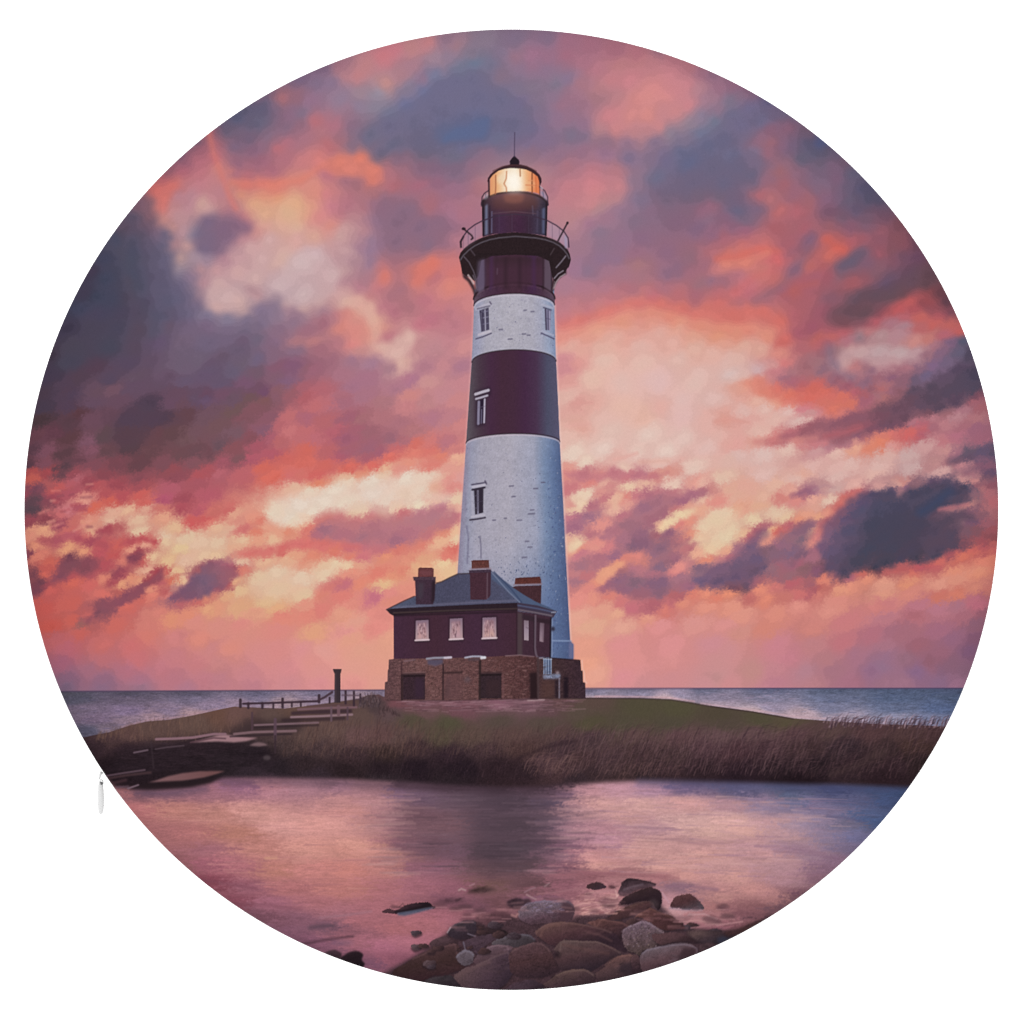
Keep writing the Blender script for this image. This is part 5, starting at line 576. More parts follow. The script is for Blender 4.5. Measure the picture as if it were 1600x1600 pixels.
# eaves
fill([(603.8, 953), (612, 951), (660, 948.5), (760, 943.8), (808, 941.8), (810, 954.5), (760, 954.5), (660, 958.5), (614, 961.8), (609, 959)], '2B1F26', .4, .97, tex=tex, amt=.06)
line([(615, 957.5), (700, 954), (808, 951)], 2, '50403E', .7, 1); line([(616, 962), (700, 959), (808, 956)], 2.5, '241A20', .7, 1.4)
fill([(808, 941.5), (840, 946), (870.5, 955.4), (868.5, 958), (864.5, 965), (845, 961), (809, 954.5)], '3E3444', .4, .97); line([(810, 946), (840, 951), (868, 957.2)], 2, '566080', .8, 1); line([(810, 952.5), (836, 957), (862, 962)], 2.2, '74666E', .85, .9); line([(838, 962.5), (861, 965.5)], 2.4, '241A20', .7, 1)
line([(862, 957), (868, 956.5)], 1.8, 'A8AAB8', .7, .7)
fill([(808, 955), (836, 959), (861.5, 964), (860, 1027), (808, 1026)], '3F2A36', 0, 1, tex=tex, amt=.05); fill([(808.5, 957), (816.5, 958), (816, 1024), (808.5, 1024)], '4C3E42', .8, .9); line([(807.5, 957), (807, 1024)], 1.6, '2E1E26', .7, .8)
fill([(816, 960), (835, 963), (835, 972), (816, 967)], '33262E', 1.2, .8); fill([(838, 965), (860, 968), (860, 976), (838, 972)], '30222A', 1.2, .8); line([(860.6, 966), (859.6, 1027)], 2.6, '211922', .9, .9); line([(863, 968), (862.5, 1026)], 1.8, '9AA4BC', .45, .8)
line([(836.6, 962), (836, 1012), (837.5, 1022), (840, 1028)], 3.2, '62525E', .95, .8); line([(834.4, 964), (834, 1018)], 1.4, '2A1E26', .6, .8)
def house_window(x0_, y0_, x1_, y1_, glow):
    fill([(x0_ - 2, y0_ - 2), (x1_ + 2, y0_ - 3), (x1_ + 2, y1_ + 3), (x0_ - 2, y1_ + 4)], '2C1E28', 1.2, .6)
    fill([(x0_, y0_ + 1), (x1_, y0_), (x1_ + .3, y1_), (x0_ - .3, y1_ + .6)], ('80697A', 'A0868F', 'B69698'), .4, .98, grad=((0, y0_), (0, y1_)))
    fill([(x0_ + 3.5, y0_ + 5), (x1_ - 3.5, y0_ + 4), (x1_ - 3.5, y1_ - 3.5), (x0_ + 3.5, y1_ - 3.5)], ('8A6A78', 'B68E92', glow), .9, .9, grad=((0, y0_), (0, y1_)))
    for _ in range(30):
        x = rng.uniform(x0_ + 3, x1_ - 4); y = rng.uniform(y0_ + 4, y1_ - 6)
        line([(x, y), (x + rng.uniform(-1, 1.5), y + rng.uniform(1, 5))], 1.3, ('7A5860', '8A686E', 'C8A8AC', '5E464E')[int(rng.integers(4))], .6, .7)
    line([((x0_ + x1_) / 2, y0_ + 4), ((x0_ + x1_) / 2, y1_ - 3)], 1.0, '7E6470', .5, .7)
    line([(x0_ - .6, y1_ + .2), (x1_ + .6, y1_ - .8)], 2.6, 'D2BCC2', .95, .8)
house_window(649.6, 968.6, 669.6, 1000.4, 'C89C98'); house_window(702.8, 965.8, 722.6, 999, 'BC98A4'); house_window(754, 964.2, 775.3, 997.6, 'D2A898')
fill([(818.6, 969), (826, 970), (826, 1001), (819, 1000)], ('82707C', '9A8896', 'A8969E'), .6, .95, grad=((0, 969), (0, 1001))); fill([(843.6, 972.8), (850.4, 974), (849.4, 1003.5), (843, 1002)], ('6A5662', '86707E', '947E88'), .6, .95, grad=((0, 972), (0, 1003))); line([(849, 974), (848.4, 1002)], 1.2, '5A4450', .7, .7); line([(822, 980), (825, 982)], 1.2, '5E4C58', .6, .7)
dot(863.8, 982.6, 3.2, 3.6, '2E2A38', .95, .8)
# chimneys
def brickwork(pts, col, amt=.1):
    fill(pts, col, .4, .98, tex=0.6 * FINE + 0.6 * GRAIN, amt=amt)
brickwork([(653.5, 888.5), (656, 886.8), (675, 887), (677.8, 889), (677.4, 902), (653, 902)], '5E3438'); fill([(657, 891), (674, 891), (674, 899), (657, 899)], '6E4248', 1.2, .7)
brickwork([(645.2, 901.5), (681, 901.5), (680.6, 907), (646.5, 907.5)], '463440'); brickwork([(648.4, 906.5), (680.4, 906.5), (679, 936), (676.5, 944.5), (650, 944.5)], ('3E2C3A'), .06); fill([(675, 908), (680.4, 907), (678.4, 938), (674, 944)], '2A1E26', .8, .85); fill([(653, 912), (662, 910), (660, 935), (654, 936)], '46404A', 2.5, .6)
brickwork([(737, 877.5), (739, 875.4), (762, 875), (764, 877.5), (764.6, 889), (736.8, 889)], '5C3632'); line([(737, 877), (763.5, 876)], 1.8, '4C2420', .7, .8); line([(734.8, 889.5), (766.6, 888)], 2.4, '8E7E8C', .8, .9)
brickwork([(732.6, 891), (767.6, 889.5), (767, 896), (733.4, 897.5)], '40303E'); brickwork([(734.2, 895), (767, 894.5), (766, 930), (760, 937), (735, 937)], '452B35', .06); line([(761.5, 896), (761, 935)], 1.8, '66525E', .8, .9); fill([(763, 897), (767, 896), (766.4, 930), (763, 936)], '422C38', .7, .8)
brickwork([(805, 904.5), (808, 903), (843, 901.3), (845.4, 905), (845.6, 912.6), (804, 913)], '562E2A'); line([(806, 904), (843.5, 901.8)], 1.8, '451E1C', .7, .8); line([(803, 914), (846, 912.6)], 2.4, '867582', .85, .9)
brickwork([(800.6, 917.4), (806, 915.6), (846, 914.4), (845.2, 943.6), (836, 939.5), (818, 929)], '42292E', .08)
# stone footing and brick basement
base = [(607.6, 1030.6), (616, 1029.5), (690, 1028.5), (760, 1026.5), (808, 1023.5), (838, 1026), (840, 1091), (700, 1094.5), (600.6, 1094.5), (601.4, 1066), (605.4, 1064.5), (605.8, 1048), (607, 1045)]
fill(base, ('5C4144', '664746', '624444', '5A3C3C', '4A3032'), 0, 1, grad=((600, 0), (840, 0)), tex=0.7 * FINE + 0.8 * GRAIN, amt=.09)
for _ in range(900):
    x = rng.uniform(609, 834); y = 1030 + 63 * rng.random()
    line([(x, y), (x + rng.uniform(1.5, 4.5), y + rng.uniform(-.6, .6))], rng.uniform(.9, 1.8), ('825C5C', '463034', '745254', '3E2A2E', '8C6A68')[int(rng.integers(5))], .38, .7)
for y in range(1036, 1092, 7):
    line([(608, y), (626, y - .5)], .9, '463034', .4, .7)
def doorway(xa, ya, xb, yb, c='33242C'):
    fill([(xa - 1, ya - 2.5), (xb + 1, ya - 3.5), (xb + 1, ya + 2), (xa - 1, ya + 2)], '3A2A2E', .8, .85)
    fill([(xa, ya), (xb, ya - .6), (xb, yb), (xa, yb)], c, .6, .96, tex=tex, amt=.12)
    line([(xa + 1, ya + 2), (xb - 1, ya + 1.4)], 2.2, '201719', .8, .9)
line([(627.6, 1034), (627.4, 1093)], 2.2, '3E282E', .7, 1); doorway(630, 1054.5, 664, 1093, '36262E'); fill([(648, 1060), (662, 1060), (662, 1090), (648, 1090)], '3A2838', 1.5, .7); line([(628.4, 1055), (628.4, 1093)], 3, '2A1E22', .8, 1)
line([(631, 1051.4), (664, 1050.2)], 1.6, '8A6A6C', .5, .9); line([(692.4, 1038), (692.2, 1093)], 2.4, '2E2024', .85, .9); line([(693, 1051.5), (721, 1050.6)], 3.6, '342426', .8, 1.1); fill([(694, 1054), (720, 1053), (720, 1092), (694, 1093)], '604246', 2, .5); line([(722, 1054), (722, 1092)], 1.4, '4A3236', .4, .9)
fill([(700, 1060), (703, 1060), (703, 1088), (697, 1092), (694, 1078)], '4A363A', 1.5, .4); dot(730, 1062, 5, 5, '5C4E56', .6, 2)
doorway(751, 1053, 783.4, 1091.5, '32252B'); line([(750, 1033), (749.6, 1092)], 3.4, '2A2022', .85, 1.1); fill([(760, 1062), (781, 1062), (781, 1088), (760, 1088)], '3C2A2E', 2, .6); line([(786, 1054), (786, 1090)], 2.5, '7A565A', .4, 1.2)
for xy, w_, c in (([(667, 1029.4), (678, 1028), (693, 1027.6)], 3.2, '92909E'), ([(695, 1027.8), (704.6, 1027.2)], 3.6, 'C4BAC8'), ([(727, 1027.6), (738, 1025.6), (750, 1025.6), (757, 1027)], 2.8, 'A8A8B8'), ([(752.4, 1028), (757.6, 1027.4)], 4.2, 'D4D2DA')):
    line(xy, w_, c, .95, .9)
fill([(668, 1031), (692, 1030), (692, 1037), (680, 1041), (668, 1038)], '514C62', 1.4, .8); fill([(730, 1029), (750, 1028.5), (749, 1032), (732, 1032)], '48424E', 1, .6); line([(632, 1033), (648, 1031)], 2.2, '7E6670', .6, 1)
line([(790, 1024.8), (812, 1023.6), (834, 1026)], 1.8, '8A7076', .7, .9)
# annex with steps at the right
fill([(838, 1027), (868, 1028), (907, 1031.4), (908, 1047.5), (910.4, 1048), (911, 1065.5), (914.4, 1067), (915, 1091.5), (838, 1092)], ('4A3436', '423032', '3C2A30', '3A2A32'), 0, 1, grad=((838, 0), (914, 0)), tex=0.7 * FINE + 0.6 * GRAIN, amt=.1)
fill([(827.4, 1052), (838.8, 1050), (840, 1092), (828.6, 1092)], '291C20', 1, .95); line([(841, 1029), (841, 1090)], 3, '483A3E', .6, 1.2); fill([(846, 1064), (867, 1064), (867, 1090), (846, 1090)], '533936', 1.5, .7)
line([(909.4, 1032), (910.4, 1047), (913, 1049), (913.6, 1064), (916.8, 1067)], 1.8, 'E4C4BC', .5, .9); line([(862, 1028.4), (905, 1031.6)], 1.8, '26191F', .8, .9)
fill([(849, 1029), (861.4, 1029.5), (861.4, 1053), (849, 1053)], '465472', .6, .95)
for x in (849.8, 853.2, 857, 861.2):
    line([(x, 1029), (x, 1053)], 1.5, '9AA4BC', .9, .7)
line([(849, 1029.6), (862, 1030.4)], 1.4, 'A6AEC2', .9, .7); fill([(848.6, 1054), (875, 1052.6), (876, 1060), (849, 1060.6)], '7E86A0', .8, .9, tex=GRAIN, amt=.1); dot(871, 1051, 3, 2.5, 'A09098', .8, .8)
line([(873.8, 1060), (873.8, 1090)], 2.4, '7C7280', .9, .8); fill([(867.4, 1062), (872, 1062), (872, 1090), (867.4, 1090)], '291E26', .8, .85); fill([(880.6, 1058), (888, 1058), (888, 1090.5), (880.6, 1090.5)], '211820', 1, .9); line([(843, 1028.4), (848, 1028.2)], 2, '9A90A0', .8, .8)
for _ in range(140):
    x = rng.uniform(842, 903); y = 1033 + 56 * rng.random()
    line([(x, y), (x + rng.uniform(1.5, 4), y)], 1.1, ('5A4446', '2E2026')[int(rng.integers(2))], .35, .7)
line([(604, 1094), (700, 1094.6), (800, 1092.6), (840, 1092.4)], 1.6, '3A282C', .5, 1)
# ---------------------------------------------------------------- the print: stones at the water's edge
RIDGE = np.clip(1 - np.abs(fbm(21, 2.2, lo=0.012)) * 2.6, 0, 1) ** 2
stone_tex = 0.55 * N2 + 0.35 * FINE + 0.15 * GRAIN - 1.3 * RIDGE
def dark(c):
    v = hexc(c); g_ = v.mean(); v = (g_ * .5 + .5 * v) * np.array([1.03, .93, .93]) * .88 if v[2] > v[0] else (g_ + (v - g_) * .9) * np.array([.91, .88, .90])
    return '%02X%02X%02X' % tuple(int(round(255 * float(t_))) for t_ in v)
def rock(xy, cols, grad=None, f=.3, al=.97, amt=.06, under=True, rim=None):
    v = [float(t_) for t_ in xy.split()]; P = list(zip(v[0::2], v[1::2]))
    ya, yb = min(p[1] for p in P), max(p[1] for p in P); xm = sum(p[0] for p in P) / len(P)
    if under:
        fill([(x + .6, y + 2) for x, y in P], '2A1F25', 1.4, .65, smooth=True)
    cols = tuple(dark(c) for c in ((cols,) if isinstance(cols, str) else cols)); cols = cols if len(cols) > 1 else cols * 2
    fill(P, cols, f, al, smooth=True, wob=0.9, grad=grad or ((xm - 4, ya), (xm + 6, yb)), tex=stone_tex, amt=amt * 1.1)
    for _ in range(int((yb - ya) * .25)):
        x_ = rng.normal(xm, (max(p[0] for p in P) - xm) * .4); y_ = rng.uniform(ya + .3 * (yb - ya), yb - 2); l_ = rng.uniform(3, 11)
        line([(x_, y_), (x_ + l_ * .6, y_ - l_ * rng.uniform(-.3, .5)), (x_ + l_, y_ - l_ * rng.uniform(-.4, .6))], rng.uniform(.7, 1.5), ('241A1E', '2C2024', dark(cols[0]), cols[0])[int(rng.integers(4))], .35, .8)
    if rim:
        tp = sorted([p for p in P if p[1] < ya + .45 * (yb - ya)])
        if len(tp) > 1:
            line([(x, y + 1.8) for x, y in tp], 2.2, rim, .42, 1.5)
    R_ = max(p[0] for p in P) - xm
    if R_ > 14:
        for _ in range(5):
            x_ = rng.uniform(xm - .6 * R_, xm + .5 * R_); y_ = rng.uniform(ya + .2 * (yb - ya), ya + .62 * (yb - ya)); l_ = rng.uniform(.2, .5) * R_; a_ = rng.uniform(-.5, .25)
            line([(x_, y_), (x_ + l_, y_ + a_ * l_)], rng.uniform(2, 4.5), hexc(dark(cols[0])) * rng.choice([1.25, 1.15, .72]), .32, 2.0, True)
# shallow, stony bottom
fill([(560, 1545), (600, 1520), (640, 1498), (672, 1478), (695, 1460), (712, 1445), (745, 1436), (770, 1448), (800, 1430), (830, 1440), (890, 1438), (900, 1430), (950, 1428), (985, 1412), (1030, 1412), (1050, 1432), (1072, 1450), (1110, 1452), (1150, 1455), (1190, 1445), (1160, 1490), (1050, 1540), (900, 1560), (700, 1560)], '423036', 3, .95, tex=stone_tex, amt=.12)
# rocks of the left foot
rock('529 1498 541 1488 555 1484.5 566 1489 564 1498 569 1505 556 1513 531 1505', ('32242A', '241A20'), f=1.2); rock('502 1492 517 1484.5 531 1486 532 1496 523 1503', ('46343C', '2C2228'), f=1.4, al=.85, under=False)
line([(462, 1476), (485, 1473), (506, 1469), (530, 1465), (551, 1463)], 4, '4C323C', .6, 2); dot(535, 1473, 18, 4, '74586E', .5, 3); line([(485, 1449.5), (505, 1447), (523, 1446)], 6, '56424E', .6, 3); line([(500, 1434), (540, 1430), (580, 1424)], 3, 'A07886', .4, 2)
rock('684 1408 692 1404 705 1403 718 1405 728 1408 705 1411', ('5E3E48', '60424A'), f=2, al=.7, under=False); rock('729 1394 736 1388.5 748 1386 759 1385.6 775 1388.6 762 1392 745 1395', ('42302E', '503A3C'), f=1.6, al=.8, under=False)
line([(717, 1391), (721, 1388.6), (727, 1391)], 3, 'B09090', .7, 1.1); line([(734, 1384), (741, 1381)], 2, 'A88488', .6, 1)
rock('742 1434 755 1426.5 775 1424.4 796 1428 790 1438 770 1443 750 1441', ('5E3E44', '4E343A'), f=2, al=.8, under=False); rock('791 1407 803 1403 820 1403.5 830 1406 822 1413 806 1420 793 1415', ('3C2C34', '4A363E'), f=1.2, al=.9, under=False)
rock('596 1424.4 602 1419.5 608 1417.2 614 1419.4 622 1419 634 1413.6 645 1410.8 660 1410 671 1410.6 677 1414 682 1418 670 1421 645 1425 622 1426 610 1426.5', ('4E343A', '30222A', '241A20'), f=.5, under=False, amt=.04)
fill([(620, 1426), (645, 1422), (672, 1417.5), (680, 1418.6), (668, 1422), (648, 1427.5), (632, 1431), (622, 1430)], ('4E5468', '5A5C70'), 1, .9, grad=((620, 0), (680, 0))); line([(618, 1425), (645, 1420.6), (670, 1415)], 2.6, '221A20', .8, 1)
rock('671 1474 680 1466 693.7 1462.4 705 1466 716 1470.6 708 1478 693 1483 680 1481', ('5E464A', '3E2C30')); rock('742.5 1458 750 1450 762 1447.6 776 1448 788 1453 794 1459 780 1461 758 1462', ('3E2E32', '2A2024'))
rock('698.6 1458 703 1449 709 1444 723 1438.4 736 1437.4 742 1441 743 1456 733 1466 720 1468 706 1464', ('4C424E', '3C303A', '342830'), rim='665A68'); line([(699, 1457), (704, 1449)], 2, 'B09CA4', .7, .9); line([(731, 1459), (743, 1463)], 2, '7A6C7A', .7, 1)
rock('612 1517 628 1506 645 1496.7 662 1489 678 1481.6 695 1477 711 1474 720 1483 716 1500 727 1512 702 1521 678 1525 660 1533 640 1536 618 1530', ('5E4244', '46302F', '40282F'), rim='76565A'); rock('664.5 1533 676 1528 688 1525.4 702 1522.6 711 1527.6 726 1544 705 1547 680 1542', ('4A424E', '342A32'))
rock('723 1473 736 1466 751 1461 766 1458 776 1459.4 770 1468 758 1478 748 1491 738 1486 732 1480', ('5A4650', '44323C')); rock('713 1494 719 1487 727 1483.4 735 1485.6 740 1491 737 1503 727 1508 717 1503', ('726C82', '5A5468'), rim='8E889C'); line([(724, 1472), (727, 1484)], 2, '7A7284', .6, 1)
rock('767 1473 776 1466 784 1463.6 800 1459.6 816 1458.6 828 1460 835 1466 838 1474 824 1479 808 1482.5 791 1477 775 1477', ('64606E', '4C4654', '3E3642'), rim='7E788A'); rock('739 1501 747 1491 756 1483.4 766 1478 776 1475.4 792 1476.6 810 1483.6 797 1490 782 1496.5 766 1503 751 1508.5', ('7A606A', '60484E', '4A363E'), rim='8E747C')
rock('710 1527 717 1520 727 1513 745 1506 760 1499.6 776 1492 793 1486 812 1480.6 826 1480 822 1494 810 1510 800 1524 790 1537 776 1546.5 750 1547 727 1544', ('6A5254', '54404A', '3A2D39'), ((740, 1490), (800, 1535)), rim='7E6466'); line([(715, 1525), (740, 1512), (765, 1503)], 5, '725658', .35, 3)
rock('791 1546 800 1537 812 1532.6 833 1530.6 842 1536 848 1545 820 1550', ('54404A', '382A34'))
for _ in range(44):      # small stones between the large ones
    x = rng.uniform(640, 1120); y = 1445 + abs(rng.normal(0, 28)) - 10 * math.cos((x - 900) / 120)
    r_ = rng.uniform(3, 9)
    rock(' '.join('%.1f %.1f' % (x + r_ * 1.5 * math.cos(a_) * rng.uniform(.75, 1.15), y + r_ * .75 * math.sin(a_) * rng.uniform(.7, 1.2)) for a_ in np.linspace(0, 6.28, 8)[:-1]), (('665256', '3A2A30'), ('5A4040', '34262A'), ('564850', '362A30'))[int(rng.integers(3))])
# pale stone and the ones round it
rock('808 1424 815 1416 825 1409.4 843 1407 862 1407.2 878 1407 890 1408.4 896 1416 895 1430 888 1439.4 872 1441 855 1442.5 838 1443 826 1442.5 812 1436', ('7C6C88', '786680', '604852', '523C44'), ((850, 1407), (858, 1442)), rim='9484A0', amt=.1)
fill([(878, 1408), (890, 1409), (897, 1417), (895, 1431), (888, 1440), (872, 1440), (876, 1425)], '4A343C', 2, .85); line([(800, 1430), (806, 1432), (809, 1428)], 4, 'AE7C7C', .7, 1.5)
for _ in range(26):
    x = rng.uniform(822, 880); y = rng.uniform(1410, 1426); line([(x, y), (x + rng.uniform(1, 5), y + rng.uniform(-1.5, 1.5))], 1.2, ('9A8AA6', '62526E')[int(rng.integers(2))], .5, .8)
rock('918 1441 928 1437 940 1435 952 1436.4 965 1439 974 1441 982 1446.6 974 1453 970 1468 951 1454 931 1448', ('6A4644', '4E3438', '36262C'), rim='8A605C')
rock('945.6 1434 955 1428 965 1422 985 1414 998 1409 1010 1405.6 1018 1405 1021 1411 1012 1419 1002 1426 985 1431.5 965 1436', ('6A4A42', '54383A', '3E2C2E'), rim='80605A')
rock('992 1432 1002 1425 1016 1418 1030 1424 1042 1428.4 1052 1433.4 1062 1441 1071.6 1450 1055 1453 1038 1453.6 1022 1447 1007 1437', ('66423E', '543636', '442C2E'), ((1000, 1418), (1060, 1452)), rim='7E5850')
rock('966 1396 968 1387 972 1380.4 979 1374 990 1373.6 1000 1375 1011 1377 1024 1381.6 1010 1386 996 1390 981 1398 973 1398.6', ('3A2C32', '5C464E', '5E464E'), rim=None); line([(972, 1379.5), (980, 1374.6), (999, 1375.6), (1014, 1378.6), (1024, 1381.6)], 2.4, '2E2228', .8, 1); line([(975, 1390), (990, 1385), (1004, 1382)], 3, '74626C', .5, 1.5)
rock('965 1413.6 970 1407 976 1401 988 1396.5 1000 1391 1010 1386.4 1020 1386 1028 1389.6 1033 1397 1033.4 1409 1028 1421 1018 1408 1004 1407 985 1412', ('463234', '32242A', '281D22'), rim=None, amt=.05); fill([(1014, 1406), (1024, 1404), (1030, 1412), (1027, 1420), (1018, 1416)], '4A3C40', 1.5, .6)
rock('915.5 1386.4 921 1379.6 932 1376.4 942 1379 946 1385 931 1389.6', ('463032', '3E2E38'), under=False); rock('950 1384 957 1382 962 1386 955 1389', ('6E464C', '5A3C42'), under=False, f=1); rock('1046.7 1416 1050.4 1405 1056 1399.4 1064 1395.8 1077.5 1394.6 1084 1398 1090 1404 1100.4 1417.4 1094 1420.4 1080 1420 1062 1419', ('5E3C3C', '54373A', '504850'), under=False, amt=.08); line([(1047, 1419), (1070, 1421.6), (1096, 1422)], 3, '9A8494', .6, 1.8)
# light on the water between the stones
for k in range(80):
    x = rng.uniform(896, 966); y = 1396 + 34 * rng.random(); l = rng.uniform(4, 16)
    line([(x, y), (x + l, y + rng.uniform(-3, 2))], rng.uniform(1, 2.4), ('D09A94', 'B07A7A', '7A4C50', 'E0AEA4', '8E5C5E')[k % 5], .5, .9)
for xy, c in (('820 1394 829 1389 836 1387', '94707A'), ('851 1385 858 1380', '94747A'), ('823 1398 830 1402 837 1405', 'A8868A'), ('898 1416 910 1412 922 1411', 'E0ACA4'), ('910 1427 924 1423', 'DCA69E'), ('948 1402 962 1404 966 1398', 'DCAAA4'), ('940 1416 958 1412 965 1410', 'D8A09A'), ('962 1392 964 1400', 'E0B4AC'), ('840 1397 870 1394 905 1388', '9A6A72'), ('850 1404 880 1405', '6A4A52'), ('925 1396 960 1390', 'B88488'), ('1075 1430 1100 1428 1120 1436', 'C09498'), ('1062 1440 1090 1438 1120 1444', 'BE8C8C'), ('1080 1450 1110 1446', 'A8767C'), ('1035 1395 1045 1410', 'C094A0'), ('1110 1430 1150 1440 1180 1442', '8E5E64'), ('1120 1446 1160 1440', 'B8868A')):
    wisp(c, 2.4, 1.2, .75, xy)
rock('837 1456 846 1448 856 1442.6 877 1440.2 892 1441 905 1442.6 920 1445 932 1448 944 1451 955 1455.4 963 1461 970 1469 979 1486 965 1483 951 1481 935 1473 917 1470.4 900 1468 882.5 1467.6 876 1473 868.6 1479 855 1473 842 1464', ('6C4E4A', '54383C', '3A2932'), ((880, 1440), (892, 1482)), rim='80605C'); line([(845, 1462), (848, 1453), (858, 1447), (874, 1445)], 3, '7C5852', .4, 2); line([(915, 1455), (935, 1460), (955, 1470)], 3, '6A4A4C', .5, 2)
rock('972 1453.6 980 1447.6 990 1443.6 1000 1439.6 1008 1439 1016 1442 1024 1447.6 1036 1456.4 1030 1468 1025 1478.6 1012 1482 1003 1484.6 999 1492 990 1488 979 1484 973 1470', ('7E6876', '6A5458', '544440'), rim='9A8490', amt=.12)
for _ in range(40):
    x = rng.uniform(978, 1028); y = rng.uniform(1446, 1482); dot(x, y, 1.4, 1.1, ('8E7A86', '4A3A3C', '7E6C64')[int(rng.integers(3))], .5)
rock('800 1485 810 1479.6 821 1475.4 834 1472.6 846 1473 853 1478 859.6 1485 866 1498 874 1512.6 862 1520 848 1526 830 1526.5 814 1525.6 800 1519 796 1500', ('60464A', '52383A', '3A2A32'), rim='745A5C', amt=.09)
rock('877 1470 893 1468.6 917 1470 933 1470 946 1475 958 1481 969 1487 979.6 1492.6 967 1494 955 1495 943 1504 934 1510 924 1515.6 910 1514 896 1514 884 1513.6 874 1512.8 867 1498 874 1489.6 866 1482', ('66504E', '553C40', '382A33'), ((905, 1469), (915, 1513)), rim='7E6662'); line([(880, 1476), (905, 1482), (950, 1490)], 4, '6A4A48', .4, 2.5); fill([(868, 1485), (878, 1490), (872, 1498), (864, 1492)], '261B20', 1.5, .7)
rock('848 1537 858 1530 869 1522 882 1517 896 1515 910 1514 918 1515.6 928 1522.6 926 1540 905 1544 882 1544 860 1544', ('6C544E', '564044', '3E2E34'), rim='846C62'); rock('796 1546 806 1538 820 1534 841 1534.8 849 1543 830 1552 805 1552', ('52404A', '3A2C36'))
rock('928 1522 937 1514 946 1506 954 1500 962 1494.6 972 1491.6 983 1490.4 990 1492.6 996 1496.4 1001 1504.6 1001 1519 985 1527 965 1531 940 1533', ('785450', '5E4648', '403038'), ((960, 1492), (972, 1530)), rim='8E6860'); fill([(970, 1506), (985, 1503), (998, 1508), (998, 1518), (980, 1524), (966, 1518)], '352931', 2, .75)
rock('985 1497 992 1490.6 1000 1497.6 1003 1514 996 1526 988 1518', ('6E4E50', '46323A', '2E2228')); rock('1002 1512 999.6 1495.4 1004 1488 1010 1483 1028 1479 1047.6 1475.4 1060 1474 1070 1473.8 1080 1476 1088.6 1480.4 1089 1489.6 1077 1498 1064 1504.4 1045 1511 1025 1518 1010 1519', ('7C6E82', '6A4E54', '4C363E'), ((1040, 1474), (1052, 1515)), rim='968A9C'); fill([(1068, 1480), (1088, 1482), (1088, 1490), (1066, 1504), (1058, 1498)], '3A2A30', 2.5, .7)
rock('1018 1460 1034 1458 1050 1457 1068 1460 1085 1466 1090 1472 1072 1472 1050 1473 1030 1476', ('64464A', '4E383C', '3E2C30')); rock('1075 1456 1100 1452 1130 1456 1150 1464 1130 1472 1100 1474 1085 1468', ('66504E', '4A3A40', '3A3038'), f=1.6); rock('1094 1478 1106 1472 1120 1474 1124 1482 1108 1488 1094 1488', ('5C464A', '3C2C32'), f=1.2)
rock('1000 1524 1010 1517 1026 1516 1036 1522 1020 1532 1004 1534', ('5E4046', '382A30')); fill([(1120, 1466), (1150, 1458), (1175, 1462), (1150, 1478), (1125, 1480)], '383848', 2.5, .8); rock('1130 1456 1155 1450 1180 1438 1196 1436 1190 1448 1165 1460 1140 1464', ('5A3A3C', '44302E'), f=1.6, al=.85)

for _ in range(26):      # stones half under water at the rim of the heap
    x = rng.choice([rng.uniform(680, 800), rng.uniform(890, 975), rng.uniform(1060, 1140)]); y = rng.uniform(1396, 1424) if 880 < x < 980 else rng.uniform(1412, 1442)
    r_ = rng.uniform(3, 8)
    dot(x, y, r_ * 1.6, r_ * .55, ('5A3C44', '4A343A', '6A4A50')[int(rng.integers(3))], .6, 1.6); line([(x - r_ * 1.5, y + r_ * .6), (x + r_ * 1.5, y + r_ * .6)], 1.4, 'B88A8C', .4, 1)
low = IMG[1076:]
g_ = low @ np.array([.30, .55, .15], np.float32); low[:] = g_[..., None] + (low - g_[..., None]) * 0.98

for k in range(60):      # thin water drawn over the upper edge of the heap
    x = rng.uniform(690, 1110); y = (1448 - .33 * (x - 690) if x < 800 else 1410 + 8 * math.sin(x / 40) if x < 970 else 1424 + .2 * (x - 970)) + rng.normal(0, 6); l = rng.uniform(8, 34)
    line([(x, y), (x + l, y + rng.uniform(-2, 2))], rng.uniform(1.5, 4), ('A8747A', '8E626A', 'BC8A8A')[k % 3], .28, 1.8)
for c in range(3):       # crisp print
    IMG[..., c] = np.clip(IMG[..., c] + 0.55 * (IMG[..., c] - blur1(IMG[..., c], 1)), 0, 1)
# ---------------------------------------------------------------- the real scene: a round cushion on a white surface
sc = bpy.context.scene
S = 0.0004                                   # metres per photograph pixel at the seam
RX, RZ = 761.0 * S, 750.5 * S                # half width and half height of the cushion
TH = 0.026                                   # half thickness of the stuffing
CZ = 0.0                                     # it lies on its back on a white surface, seen from straight above
CAM_D = 4.2
LIGHT = 2.90                                 # how much brighter than a mid exposure white cloth reads (high-key product light)

world = bpy.data.worlds.new('World'); sc.world = world; world.use_nodes = True
bg = world.node_tree.nodes['Background']; bg.inputs[0].default_value = (1, 1, 1, 1); bg.inputs[1].default_value = 1.6

def material(name, rough=0.9, spec=0.05):
    m = bpy.data.materials.new(name); m.use_nodes = True
    b = m.node_tree.nodes['Principled BSDF']; b.inputs['Roughness'].default_value = rough; b.inputs['Specular IOR Level'].default_value = spec
    return m, m.node_tree.nodes, m.node_tree.links, b

